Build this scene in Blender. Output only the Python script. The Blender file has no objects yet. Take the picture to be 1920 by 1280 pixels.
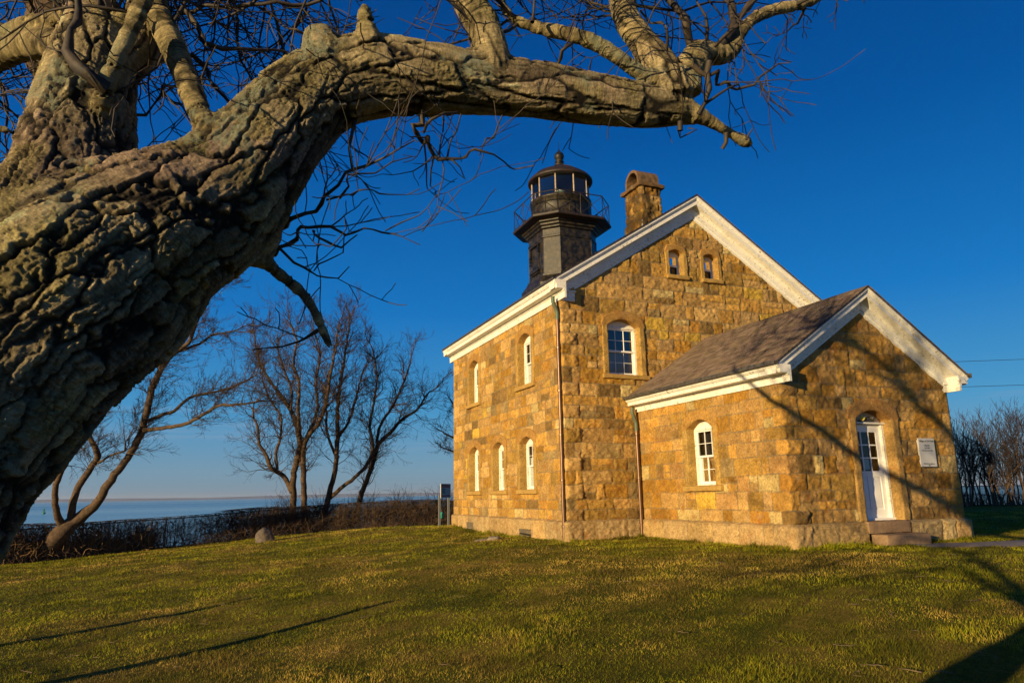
import bpy, math, random, time
T0_ = time.time()
import numpy as np
R = math.radians
S = bpy.context.scene
COL = S.collection
# ------------------------------------------------------------------ camera
CP = np.array([-8.2738, -16.3111, 1.1509])
FPX, PITCH, ROLL, YAW = 1313.094, 0.2139, 0.0179, 0.3971
_r = np.array([math.cos(YAW), -math.sin(YAW), 0.0]); _f = np.array([math.sin(YAW), math.cos(YAW), 0.0]); _u = np.array([0, 0, 1.0])
FW = math.cos(PITCH)*_f + math.sin(PITCH)*_u
UP0 = -math.sin(PITCH)*_f + math.cos(PITCH)*_u
RT = math.cos(ROLL)*_r - math.sin(ROLL)*UP0
UP = math.sin(ROLL)*_r + math.cos(ROLL)*UP0
from mathutils import Matrix, Vector
cam = bpy.data.objects.new("camera", bpy.data.cameras.new("camera")); COL.objects.link(cam)
cam.data.sensor_width = 36; cam.data.lens = FPX*36/1920; cam.data.clip_start = 0.05; cam.data.clip_end = 60000
M4 = Matrix.Identity(4)
for i in range(3):
    M4[i][0] = RT[i]; M4[i][1] = UP[i]; M4[i][2] = -FW[i]; M4[i][3] = CP[i]
cam.matrix_world = M4
S.camera = cam
# ------------------------------------------------------------------ light
SUN_AZ, SUN_EL = R(65), R(8.5)          # heading the light travels to (from +y towards +x), elevation
SD = np.array([math.sin(SUN_AZ), math.cos(SUN_AZ), 0.0])          # horizontal direction of travel
w = bpy.data.worlds.new("World"); S.world = w; w.use_nodes = True
nt = w.node_tree; bg = nt.nodes["Background"]
sky = nt.nodes.new("ShaderNodeTexSky"); sky.sky_type = 'NISHITA'; sky.sun_disc = False
sky.sun_elevation = SUN_EL; sky.sun_rotation = SUN_AZ + math.pi
sky.altitude = 0; sky.air_density = 1.0; sky.dust_density = 0.3; sky.ozone_density = 3.0
hs = nt.nodes.new("ShaderNodeHueSaturation"); hs.inputs["Saturation"].default_value = 1.35; hs.inputs["Value"].default_value = 1.0
nt.links.new(sky.outputs[0], hs.inputs["Color"])
# clear winter air: deepen the sky towards the zenith (by elevation above the horizon, in world space)
tc = nt.nodes.new("ShaderNodeTexCoord"); sx = nt.nodes.new("ShaderNodeSeparateXYZ"); nt.links.new(tc.outputs["Generated"], sx.inputs[0])
rp = nt.nodes.new("ShaderNodeValToRGB"); nt.links.new(sx.outputs[2], rp.inputs[0]); el = rp.color_ramp.elements
SKY = [(0.0, (1.35, 2.35, 3.35)), (.035, (1.25, 2.6, 4.0)), (.11, (.42, 2.5, 5.0)), (.25, (.03, 1.5, 4.7)), (.46, (.003, .72, 3.1)), (.70, (.003, .34, 1.8)), (1, (.003, .25, 1.3))]
while len(el) < len(SKY): el.new(.5)
for e_, (p_, c_) in zip(el, SKY): e_.position = p_; e_.color = (*c_, 1)
mxs = nt.nodes.new("ShaderNodeMix"); mxs.data_type = 'RGBA'; mxs.inputs[0].default_value = .86
nt.links.new(hs.outputs[0], mxs.inputs[6]); nt.links.new(rp.outputs[0], mxs.inputs[7])
mpc = nt.nodes.new("ShaderNodeMapping"); mpc.inputs["Scale"].default_value = (2.2, 2.2, 46); nt.links.new(tc.outputs["Generated"], mpc.inputs["Vector"])
cn_ = nt.nodes.new("ShaderNodeTexNoise"); cn_.inputs["Scale"].default_value = 1.6; cn_.inputs["Detail"].default_value = 5; nt.links.new(mpc.outputs[0], cn_.inputs["Vector"])
cr_ = nt.nodes.new("ShaderNodeValToRGB"); cr_.color_ramp.elements[0].position = .58; cr_.color_ramp.elements[0].color = (0, 0, 0, 1); cr_.color_ramp.elements[1].position = .74; cr_.color_ramp.elements[1].color = (.3, .3, .3, 1); nt.links.new(cn_.outputs["Fac"], cr_.inputs[0])
cz_ = nt.nodes.new("ShaderNodeValToRGB"); ce = cz_.color_ramp.elements; ce.new(.10); ce[0].position = .02; ce[0].color = (0, 0, 0, 1); ce[1].position = .08; ce[1].color = (1, 1, 1, 1); ce[2].position = .16; ce[2].color = (0, 0, 0, 1); nt.links.new(sx.outputs[2], cz_.inputs[0])
cm_ = nt.nodes.new("ShaderNodeMath"); cm_.operation = 'MULTIPLY'; nt.links.new(cr_.outputs[0], cm_.inputs[0]); nt.links.new(cz_.outputs[0], cm_.inputs[1])
mxc = nt.nodes.new("ShaderNodeMix"); mxc.data_type = 'RGBA'; nt.links.new(cm_.outputs[0], mxc.inputs[0]); nt.links.new(mxs.outputs[2], mxc.inputs[6]); mxc.inputs[7].default_value = (3.4, 3.6, 4.1, 1)
nt.links.new(mxc.outputs[2], bg.inputs[0]); bg.inputs[1].default_value = 0.078
sl = bpy.data.lights.new("sun", 'SUN'); sl.energy = 5.0; sl.angle = R(0.5); sl.color = (1.0, 0.74, 0.38)
sun = bpy.data.objects.new("sun", sl); COL.objects.link(sun)
sv = Vector((SD[0]*math.cos(SUN_EL), SD[1]*math.cos(SUN_EL), -math.sin(SUN_EL)))
sun.rotation_euler = sv.to_track_quat('-Z', 'Y').to_euler()
S.view_settings.view_transform = 'Standard'; S.view_settings.look = 'None'; S.view_settings.gamma = 1
S.view_settings.exposure = 0.56
# ------------------------------------------------------------------ helpers
def at(px, py, depth):
    """point seen at photograph pixel (px,py), depth metres in front of the camera"""
    return CP + (FW + RT*((px-960)/FPX) + UP*((640-py)/FPX))*depth
def at_z(px, py, z):
    d = FW + RT*((px-960)/FPX) + UP*((640-py)/FPX); return CP + d*(z-CP[2])/d[2]

def _h(ix, iy, iz, seed):
    n = (ix.astype(np.uint32)*np.uint32(374761393) + iy.astype(np.uint32)*np.uint32(668265263) + iz.astype(np.uint32)*np.uint32(2147483647) + np.uint32(seed*974711 & 0xffffffff))
    n = (n ^ (n >> np.uint32(13)))*np.uint32(1274126177); n = n ^ (n >> np.uint32(16)); n = n*np.uint32(2246822519); n ^= n >> np.uint32(15)
    return (n & np.uint32(0xffffff)).astype(np.float64)/16777215.0
def _mixh(n):
    n = n ^ (n >> np.uint32(13)); n = n*np.uint32(1274126177); n ^= n >> np.uint32(16); n = n*np.uint32(2246822519); n ^= n >> np.uint32(15)
    return (n >> np.uint32(8)).astype(np.float32)*np.float32(1/16777215.0)
def vnoise(P, seed=0):
    Pf = np.floor(P); F = (P-Pf).astype(np.float32); F = F*F*(3-2*F); I = Pf.astype(np.int64).astype(np.uint32)
    k = (np.uint32(374761393), np.uint32(668265263), np.uint32(2147483647)); s0 = np.uint32(seed*974711 & 0xffffffff)
    X = (I[:, 0]*k[0]+s0, I[:, 0]*k[0]+(k[0]+s0)); Y = (I[:, 1]*k[1], I[:, 1]*k[1]+k[1]); Z = (I[:, 2]*k[2], I[:, 2]*k[2]+k[2])
    fx, fy, fz = F[:, 0], F[:, 1], F[:, 2]
    def e(i, j): a_ = _mixh(X[i]+Y[j]+Z[0]); return a_+fz*(_mixh(X[i]+Y[j]+Z[1])-a_)
    a_ = e(0, 0); a_ = a_+fy*(e(0, 1)-a_); b_ = e(1, 0); b_ = b_+fy*(e(1, 1)-b_)
    return (a_+fx*(b_-a_)).astype(np.float64)*2-1
def fbm(P, seed=0, oct=4, gain=.5):
    a = 1.0; s = 0; t = 0
    for o in range(oct):
        s = s + a*vnoise(P*(2.03**o)+o*7.3, seed+o); t += a; a *= gain
    return s/t
def voronoi(P, seed=0):
    """returns F1, F2, cell random"""
    I0 = np.floor(P).astype(np.int64); f1 = np.full(len(P), 9.0); f2 = np.full(len(P), 9.0); cid = np.zeros(len(P))
    for dx in (-1, 0, 1):
        for dy in (-1, 0, 1):
            for dz in (-1, 0, 1):
                a, b, c = I0[:, 0]+dx, I0[:, 1]+dy, I0[:, 2]+dz
                q = np.stack([a+_h(a, b, c, seed), b+_h(a, b, c, seed+11), c+_h(a, b, c, seed+23)], 1)
                d = np.sqrt(((P-q)**2).sum(1)); r_ = _h(a, b, c, seed+37)
                m = d < f1
                f2 = np.where(m, f1, np.minimum(f2, d)); cid = np.where(m, r_, cid); f1 = np.where(m, d, f1)
    return f1, f2, cid
def sstep(a, b, x):
    t = np.clip((x-a)/(b-a), 0, 1); return t*t*(3-2*t)

def tag(o, label=None, cat=None, group=None, kind=None):
    if label: o["label"] = label
    if cat: o["category"] = cat
    if group: o["group"] = group
    if kind: o["kind"] = kind
    return o
def empty(name, loc=(0, 0, 0)):
    o = bpy.data.objects.new(name, None); o.location = loc; o.empty_display_size = .2; COL.objects.link(o); return o
def set_parent(o, parent):
    """meshes are modelled in world coordinates: keep them there under their thing's empty"""
    if parent is None: return
    o.parent = parent
    if parent.type == 'EMPTY': o.location = -parent.location
def mesh_np(name, V, F, mat, parent=None, smooth=False, colors=None, local=None):
    """F: (n,k) int array, or list of such arrays"""
    if not isinstance(F, list): F = [F]
    V = np.asarray(V, np.float64)
    if local is not None: V = V-np.asarray(local)
    me = bpy.data.meshes.new(name); me.vertices.add(len(V)); me.vertices.foreach_set("co", V.astype(np.float32).ravel())
    loops = np.concatenate([f.ravel() for f in F]).astype(np.int32)
    tot = np.concatenate([np.full(len(f), f.shape[1], np.int32) for f in F]); st = np.concatenate([[0], np.cumsum(tot)[:-1]]).astype(np.int32)
    me.loops.add(len(loops)); me.loops.foreach_set("vertex_index", loops)
    me.polygons.add(len(tot)); me.polygons.foreach_set("loop_start", st)
    me.polygons.foreach_set("loop_total", tot)
    me.update(calc_edges=True)
    if smooth: me.polygons.foreach_set("use_smooth", np.ones(len(tot), bool))
    if colors is not None:
        ca = me.color_attributes.new("Col", 'FLOAT_COLOR', 'POINT')
        c4 = np.ones((len(V), 4), np.float32); c4[:, :3] = colors; ca.data.foreach_set("color", c4.ravel())
    me.materials.append(mat)
    o = bpy.data.objects.new(name, me); COL.objects.link(o)
    set_parent(o, parent)
    return o
class MB:
    def __init__(s): s.v = []; s.f = []
    def poly(s, pts):
        n = len(s.v); s.v += [tuple(p) for p in pts]; s.f.append(tuple(range(n, n+len(pts))))
    def hexa(s, c):
        n = len(s.v); s.v += [tuple(p) for p in c]
        for q in ((0, 3, 2, 1), (4, 5, 6, 7), (0, 1, 5, 4), (1, 2, 6, 5), (2, 3, 7, 6), (3, 0, 4, 7)): s.f.append(tuple(n+i for i in q))
    def box(s, x0, x1, y0, y1, z0, z1, T=None):
        c = [(x0, y0, z0), (x1, y0, z0), (x1, y1, z0), (x0, y1, z0), (x0, y0, z1), (x1, y0, z1), (x1, y1, z1), (x0, y1, z1)]
        if T: c = [T(*p) for p in c]
        s.hexa(c)
    def extrude(s, prof, A, B):
        """prof: list of 3D points at A end as functions: A(u,v),B(u,v) map profile coords to 3D"""
        n = len(s.v); k = len(prof)
        s.v += [tuple(A(*q)) for q in prof] + [tuple(B(*q)) for q in prof]
        s.f.append(tuple(n+i for i in range(k))[::-1]); s.f.append(tuple(n+k+i for i in range(k)))
        for i in range(k): s.f.append((n+i, n+(i+1) % k, n+k+(i+1) % k, n+k+i))
    def lathe(s, prof, c, n=32, ang=None):
        b = len(s.v)
        for (r_, z) in prof:
            for i in range(n):
                a = 2*math.pi*i/n; s.v.append((c[0]+r_*math.cos(a), c[1]+r_*math.sin(a), c[2]+z))
        for j in range(len(prof)-1):
            for i in range(n): s.f.append((b+j*n+i, b+j*n+(i+1) % n, b+(j+1)*n+(i+1) % n, b+(j+1)*n+i))
        s.f.append(tuple(b+i for i in range(n))[::-1]); s.f.append(tuple(b+(len(prof)-1)*n+i for i in range(n)))
    def rings(s, rings):
        b = len(s.v); n = len(rings[0])
        for r_ in rings: s.v += [tuple(p) for p in r_]
        for j in range(len(rings)-1):
            for i in range(n): s.f.append((b+j*n+i, b+j*n+(i+1) % n, b+(j+1)*n+(i+1) % n, b+(j+1)*n+i))
        s.f.append(tuple(b+i for i in range(n))[::-1]); s.f.append(tuple(b+(len(rings)-1)*n+i for i in range(n)))
    def bar(s, p, q, r_, n=5):
        p = np.array(p, float); q = np.array(q, float); d = q-p; d /= np.linalg.norm(d)
        a = np.cross(d, (0, 0, 1.0)); a = a if np.linalg.norm(a) > .1 else np.cross(d, (1.0, 0, 0)); a /= np.linalg.norm(a); b = np.cross(d, a)
        s.rings([[e+r_*(math.cos(2*math.pi*i/n)*a+math.sin(2*math.pi*i/n)*b) for i in range(n)] for e in (p, q)])
    def build(s, name, mat, parent=None, smooth=False, bevel=0):
        me = bpy.data.meshes.new(name); me.from_pydata([tuple(map(float, v)) for v in s.v], [], s.f); me.update()
        import bmesh
        bm = bmesh.new(); bm.from_mesh(me); bmesh.ops.recalc_face_normals(bm, faces=bm.faces); bm.to_mesh(me); bm.free()
        if smooth: me.polygons.foreach_set("use_smooth", [True]*len(me.polygons))
        me.materials.append(mat)
        o = bpy.data.objects.new(name, me); COL.objects.link(o)
        set_parent(o, parent)
        if bevel:
            m = o.modifiers.new("bevel", 'BEVEL'); m.width = bevel; m.segments = 2; m.limit_method = 'ANGLE'
        return o
def tube_arrays(paths, sides):
    VV = []; FF = []; n0 = 0
    ca = np.cos(np.arange(sides)*2*np.pi/sides); sa = np.sin(np.arange(sides)*2*np.pi/sides)
    for pts, rad in paths:
        P = np.asarray(pts, float); n = len(P); rad = np.asarray(rad, float)
        T = np.empty_like(P); T[1:-1] = P[2:]-P[:-2]; T[0] = P[1]-P[0]; T[-1] = P[-1]-P[-2]
        T /= np.linalg.norm(T, axis=1)[:, None]+1e-12
        ref = np.array([0.13, 0.29, 0.95]) if abs(T[:, 2]).mean() < .8 else np.array([.95, .2, .1])
        A = np.cross(T, ref); A /= np.linalg.norm(A, axis=1)[:, None]+1e-9; B = np.cross(T, A)
        V = P[:, None, :] + rad[:, None, None]*(ca[None, :, None]*A[:, None, :]+sa[None, :, None]*B[:, None, :])
        VV.append(V.reshape(-1, 3))
        i = np.arange(n-1)[:, None]*sides; j = np.arange(sides)[None, :]; j2 = (j+1) % sides
        FF.append(np.stack([i+j, i+j2, i+sides+j2, i+sides+j], -1).reshape(-1, 4)+n0); n0 += n*sides
    return np.concatenate(VV), np.concatenate(FF)
def smooth_path(pts, rad, step):
    """Catmull-Rom resample"""
    P = np.asarray(pts, float); r_ = np.asarray(rad, float); X = np.hstack([P, r_[:, None]])
    X = np.vstack([2*X[0]-X[1], X, 2*X[-1]-X[-2]]); out = []
    for i in range(1, len(X)-2):
        L = np.linalg.norm(X[i+1, :3]-X[i, :3]); n = max(1, int(L/step)); t = (np.arange(n)/n)[:, None]
        a, b, c, d = X[i-1], X[i], X[i+1], X[i+2]
        out.append(.5*((2*b)+(-a+c)*t+(2*a-5*b+4*c-d)*t**2+(-a+3*b-3*c+d)*t**3))
    out.append(X[-2:-1]); O = np.vstack(out); return O[:, :3], np.maximum(O[:, 3], 1e-4)

# ------------------------------------------------------------------ materials
def mat(name): 
    m = bpy.data.materials.new(name); m.use_nodes = True; return m
def N(m, t, **kw):
    n = m.node_tree.nodes.new(t)
    for k, v in kw.items():
        if k in n.inputs.keys(): n.inputs[k].default_value = v
        else: setattr(n, k, v)
    return n
def L(m, a, b): m.node_tree.links.new(a, b)
def ramp(m, fac, stops):
    r_ = N(m, "ShaderNodeValToRGB"); e = r_.color_ramp.elements
    while len(e) < len(stops): e.new(.5)
    for el, (p, c) in zip(e, stops): el.position = p; el.color = (*c, 1) if len(c) == 3 else c
    L(m, fac, r_.inputs[0]); return r_.outputs[0]
def bump(m, h, dist, strength=1, normal=None):
    b = N(m, "ShaderNodeBump"); b.inputs["Strength"].default_value = strength; b.inputs["Distance"].default_value = dist
    L(m, h, b.inputs["Height"])
    if normal: L(m, normal, b.inputs["Normal"])
    return b.outputs[0]
def noise(m, scale, detail=5, rough=.6, vec=None, dist=0):
    n = N(m, "ShaderNodeTexNoise"); n.inputs["Scale"].default_value = scale; n.inputs["Detail"].default_value = detail; n.inputs["Roughness"].default_value = rough; n.inputs["Distortion"].default_value = dist
    if vec is None: vec = N(m, "ShaderNodeTexCoord").outputs["Object"]
    L(m, vec, n.inputs["Vector"]); return n.outputs["Fac"]
def mapping(m, scale, src="Object", rot=(0, 0, 0)):
    mp = N(m, "ShaderNodeMapping"); mp.inputs["Scale"].default_value = scale; mp.inputs["Rotation"].default_value = rot
    L(m, N(m, "ShaderNodeTexCoord").outputs[src], mp.inputs["Vector"]); return mp.outputs[0]
def mix(m, a, b, fac, mode='MIX'):
    n = N(m, "ShaderNodeMix", data_type='RGBA', blend_type=mode)
    for sock, v in ((n.inputs[0], fac), (n.inputs[6], a), (n.inputs[7], b)):
        if isinstance(v, (int, float)): sock.default_value = v
        elif isinstance(v, tuple): sock.default_value = (*v, 1)
        else: L(m, v, sock)
    return n.outputs[2]
def simple(name, c1, c2=None, scale=8, rough=.6, bscale=None, bdist=.003, metal=0, spec=.5, vec=None, lo=.35, hi=.65):
    m = mat(name); p = m.node_tree.nodes["Principled BSDF"]; p.inputs["Roughness"].default_value = rough; p.inputs["Metallic"].default_value = metal
    p.inputs["Specular IOR Level"].default_value = spec
    v = mapping(m, vec) if vec else None
    if c2: L(m, ramp(m, noise(m, scale, vec=v), [(lo, c1), (hi, c2)]), p.inputs["Base Color"])
    else: p.inputs["Base Color"].default_value = (*c1, 1)
    if bscale: L(m, bump(m, noise(m, bscale, vec=v), bdist), p.inputs["Normal"])
    return m
def attr_mat(name, nscale=14, lo=.65, hi=1.3, bscale=40, bdist=.012, rough=.85, spec=.25, extra=None):
    m = mat(name); p = m.node_tree.nodes["Principled BSDF"]; p.inputs["Roughness"].default_value = rough; p.inputs["Specular IOR Level"].default_value = spec
    a = N(m, "ShaderNodeAttribute"); a.attribute_name = "Col"
    c = mix(m, a.outputs["Color"], ramp(m, noise(m, nscale, 8, .7), [(.3, (lo,)*3), (.7, (hi,)*3)]), 1.0, 'MULTIPLY')
    if extra: c = extra(m, c)
    L(m, c, p.inputs["Base Color"])
    L(m, bump(m, noise(m, bscale, 8, .7), bdist), p.inputs["Normal"])
    return m
M = {}
def stone_extra(m, c):
    # rust stains and pale weathering with shapes of their own
    c = mix(m, c, (.30, .11, .02), ramp(m, noise(m, 3.1, 6, .65, dist=.6), [(.56, (0, 0, 0)), (.72, (.65,)*3)]))
    c = mix(m, c, (.42, .34, .22), ramp(m, noise(m, 5.3, 6, .7), [(.58, (0, 0, 0)), (.75, (.5,)*3)]))
    return mix(m, c, (.09, .055, .025), ramp(m, noise(m, 4.1, 7, .7, dist=.8), [(.57, (0, 0, 0)), (.73, (.6,)*3)]))
M['stone'] = attr_mat("rock_faced_stone", 22, .52, 1.5, 45, .022, extra=stone_extra)
M['dressed'] = attr_mat("dressed_stone", 20, .75, 1.2, 70, .004, extra=stone_extra)
M['paint'] = mat("weathered_white_paint")
def _paint(m):
    p = m.node_tree.nodes["Principled BSDF"]; p.inputs["Roughness"].default_value = .5
    base = ramp(m, noise(m, 2.5), [(.35, (.72, .69, .60)), (.65, (.82, .80, .73))])
    f = ramp(m, noise(m, 15, 9, .78, dist=.5), [(.55, (0, 0, 0)), (.59, (1, 1, 1))])
    f2 = ramp(m, noise(m, 1.7, 3), [(.42, (.15,)*3), (.62, (1,)*3)])
    fm = mix(m, f, f2, 1.0, 'MULTIPLY')
    st = ramp(m, noise(m, 5, 6, .7, vec=mapping(m, (1.2, 1.2, 7))), [(.5, (0, 0, 0)), (.75, (.5,)*3)]); L(m, mix(m, mix(m, base, (.42, .34, .22), st), (.24, .17, .10), fm), p.inputs["Base Color"]); L(m, bump(m, f, .002, .6), p.inputs["Normal"])
_paint(M['paint'])
M['clean_white'] = simple("white_paint", (.74, .73, .70), (.82, .81, .78), 5, .4, 60, .0006)
M['shingle'] = attr_mat("asphalt_shingle", 220, .6, 1.35, 300, .002, .95, .1)
M['iron'] = simple("black_painted_iron", (.006, .006, .006), (.060, .044, .020), 6, .45, 40, .008, 0, .35, lo=.42, hi=.75)
M['rust'] = simple("rusty_black_iron", (.007, .007, .007), (.036, .018, .010), 9, .6, 50, .003)
M['copper'] = simple("brown_copper", (.16, .085, .045), (.10, .055, .03), 6, .35, None, 0, .4)
M['verdigris'] = simple("verdigris_copper", (.06, .14, .10), (.11, .09, .05), 14, .6, None, 0)
M['gutter'] = simple("dark_gutter_metal", (.03, .032, .034), (.09, .075, .055), 12, .5, 40, .003)
M['lead'] = simple("weathered_lead_flashing", (.16, .16, .15), (.5, .48, .43), 18, .6, 40, .003)
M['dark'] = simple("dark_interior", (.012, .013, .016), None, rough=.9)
M['floor'] = simple("dim_interior_wall", (.10, .10, .11), None, rough=.9)
M['curtain'] = simple("pale_curtain", (.62, .62, .58), (.48, .49, .47), 9, .9, None, 0, vec=(6, 6, .4))
M['terracotta'] = simple("weathered_flue_clay", (.21, .115, .045), (.06, .04, .02), 7, .85, 40, .006)
def glass():
    m = mat("window_glass"); nt = m.node_tree; nt.nodes.remove(nt.nodes["Principled BSDF"])
    o = nt.nodes["Material Output"]; t = N(m, "ShaderNodeBsdfTransparent"); t.inputs[0].default_value = (.8, .83, .84, 1); g = N(m, "ShaderNodeBsdfGlossy"); g.inputs["Roughness"].default_value = .02
    fr = N(m, "ShaderNodeFresnel"); fr.inputs[0].default_value = 1.6
    n_ = bump(m, noise(m, 4, 1), .004, .5); L(m, n_, g.inputs["Normal"])
    mx = N(m, "ShaderNodeMixShader"); L(m, fr.outputs[0], mx.inputs[0]); L(m, t.outputs[0], mx.inputs[1]); L(m, g.outputs[0], mx.inputs[2]); L(m, mx.outputs[0], o.inputs[0]); return m
M['glass'] = glass()
M['wood_post'] = simple("grey_weathered_wood", (.14, .11, .08), (.22, .18, .13), 9, .85, 30, .004, vec=(4, 4, .5))
M['galv'] = simple("galvanised_steel", (.30, .31, .32), (.22, .22, .22), 20, .45, None, 0, .5)
M['wire'] = simple("dull_fence_wire", (.045, .04, .035), (.07, .055, .04), 10, .6, None, 0)
M['bark_far'] = simple("brown_bark", (.045, .028, .016), (.12, .072, .036), 9, .9, 30, .02)
M['twig_far'] = simple("dark_reddish_twigs", (.022, .015, .012), (.05, .028, .018), 3, .9)
M['twig_near'] = simple("grey_brown_twigs", (.012, .009, .007), (.055, .038, .021), 30, .7, 120, .001)
M['vine'] = simple("dry_brown_vines", (.035, .021, .014), (.13, .075, .036), 2, .9)
M['boulder'] = simple("grey_boulder_granite", (.07, .055, .042), (.14, .11, .08), 9, .9, 18, .03)
M['slate'] = simple("broken_grey_slab", (.20, .17, .13), (.30, .25, .19), 14, .9, 30, .01)

# ------------------------------------------------------------------ terrain
HW_, HL_ = 9.0766, 9.3333      # main block width (x) and length (y)
WA, WB, WP = 2.1992, 7.1366, 5.3549   # wing from x=WA to WB, projecting to y=-WP
FENCE = np.array([(-30., 12.5), (-15., 14.6), (-10.9, 16.4), (-7.8, 17.2), (-3.3, 18.2), (1.2, 17.6), (12, 17.2), (36, 13.2), (60, 9.0)])
def fence_y(x): return np.interp(x, FENCE[:, 0], FENCE[:, 1])
def ground(x, y):
    x = np.asarray(x, float); y = np.asarray(y, float)
    d1 = np.hypot(np.maximum(0, np.maximum(-x, x-HW_)), np.maximum(0, np.maximum(-y, y-HL_)))
    d2 = np.hypot(np.maximum(0, np.maximum(WA-x, x-WB)), np.maximum(0, np.maximum(-WP-y, y)))
    d = np.minimum(d1, d2)
    z = -.48+.47*np.exp(-(d/7.5)**2)
    z = z - .028*np.maximum(0, -x-2) - .012*np.maximum(0, -x-2)*sstep(6, 16, y)
    z = z + .42*sstep(8, 24, x)*(1-np.exp(-(d/7.5)**2))
    z = z - .06*np.exp(-(((x-.3)**2+(y-4)**2)/14.0))
    P = np.stack([x.ravel()*.35, y.ravel()*.35, np.zeros(x.size)], 1)
    z = z + (.05*fbm(P, 5, 3)).reshape(x.shape) + (.012*vnoise(P*6, 9)).reshape(x.shape)
    e = y-fence_y(x)-1.4
    z = z - 9.5*sstep(0, 8, e)
    return z
SEA = -8.0
def grid(xs, ys, hf):
    X, Y = np.meshgrid(xs, ys, indexing='ij'); Z = hf(X, Y); V = np.stack([X, Y, Z], -1).reshape(-1, 3)
    n, m_ = X.shape; i = np.arange(n-1)[:, None]*m_; j = np.arange(m_-1)[None, :]
    F = np.stack([i+j, i+m_+j, i+m_+j+1, i+j+1], -1).reshape(-1, 4); return V, F
def lawn_mat():
    m = mat("lawn_ground"); p = m.node_tree.nodes["Principled BSDF"]; p.inputs["Roughness"].default_value = .95; p.inputs["Specular IOR Level"].default_value = .1
    a = ramp(m, noise(m, .9, 6, .65), [(.38, (.085, .095, .006)), (.52, (.16, .14, .012)), (.66, (.30, .20, .035))])
    b = ramp(m, noise(m, 22, 7, .75), [(.3, (.45,)*3), (.7, (1.5,)*3)])
    L(m, mix(m, a, b, 1, 'MULTIPLY'), p.inputs["Base Color"]); L(m, bump(m, noise(m, 45, 6, .8), .05), p.inputs["Normal"]); return m
M['lawn'] = lawn_mat()
xs = np.concatenate([np.linspace(-500, -40, 24), np.arange(-38, -18, 1.0), np.arange(-18, 14, .22), np.arange(14, 50, .7), np.linspace(52, 500, 30)])
ys = np.concatenate([np.linspace(-300, -22, 24), np.arange(-20, 12, .22), np.arange(12, 32, .4), np.linspace(33, 60, 6)])
V, F = grid(xs, ys, ground)
tag(mesh_np("ground", V, F, M['lawn'], smooth=True), kind="structure")
# sea
def sea_mat():
    m = mat("sea_water"); p = m.node_tree.nodes["Principled BSDF"]; p.inputs["Base Color"].default_value = (.012, .06, .10, 1); p.inputs["Roughness"].default_value = .12; p.inputs["IOR"].default_value = 1.33
    v = mapping(m, (.35, 1.0, 1), rot=(0, 0, YAW))
    # base colour pale near the shore, deep blue further out; roughness in streaks
    geo = N(m, "ShaderNodeTexCoord"); sp = N(m, "ShaderNodeSeparateXYZ"); L(m, geo.outputs["Object"], sp.inputs[0])
    L(m, ramp(m, noise(m, .0011, 3, .5, vec=mapping(m, (.25, 2.2, 1), rot=(0, 0, YAW))), [(.35, (.10,)*3), (.7, (.2,)*3)]), p.inputs["Roughness"])
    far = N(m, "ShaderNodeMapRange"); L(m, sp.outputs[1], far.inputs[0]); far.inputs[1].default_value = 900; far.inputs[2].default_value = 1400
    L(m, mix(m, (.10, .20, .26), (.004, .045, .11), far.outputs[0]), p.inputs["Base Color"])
    L(m, bump(m, noise(m, 1.2, 6, .7, vec=v), .12, .5), p.inputs["Normal"]); return m
M['sea'] = sea_mat()
xs = np.linspace(-45000, 45000, 24); ys = np.concatenate([[28], np.geomspace(60, 45000, 30)])
V, F = grid(xs, ys, lambda x, y: x*0+SEA)
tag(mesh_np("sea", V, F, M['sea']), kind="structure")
# far shore: low wooded bluffs across the sound
rs = random.Random(4)
xs = np.linspace(-22000, 24000, 260); X = []
prof = 75+55*fbm(np.stack([xs/3500, xs*0, xs*0], 1), 3, 4)
V = []
for x, h in zip(xs, prof):
    y = 21000+900*math.sin(x/5000)
    V += [(x, y, SEA-1), (x, y+40, SEA+h*.5), (x, y+300, SEA+h), (x, y+2500, SEA+h*.8), (x, y+4000, SEA-1)]
V = np.array(V); i = np.arange(len(xs)-1)[:, None]*5; j = np.arange(4)[None, :]
F = np.stack([i+j, i+5+j, i+6+j, i+1+j], -1).reshape(-1, 4)
M['shore'] = simple("haze_blue_far_bluff", (.10, .15, .23), (.16, .20, .27), .002, 1)  # bluish fading of distance haze put into the bluff's base colour
tag(mesh_np("far_shore", V, F, M['shore'], smooth=True), kind="structure")
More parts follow.
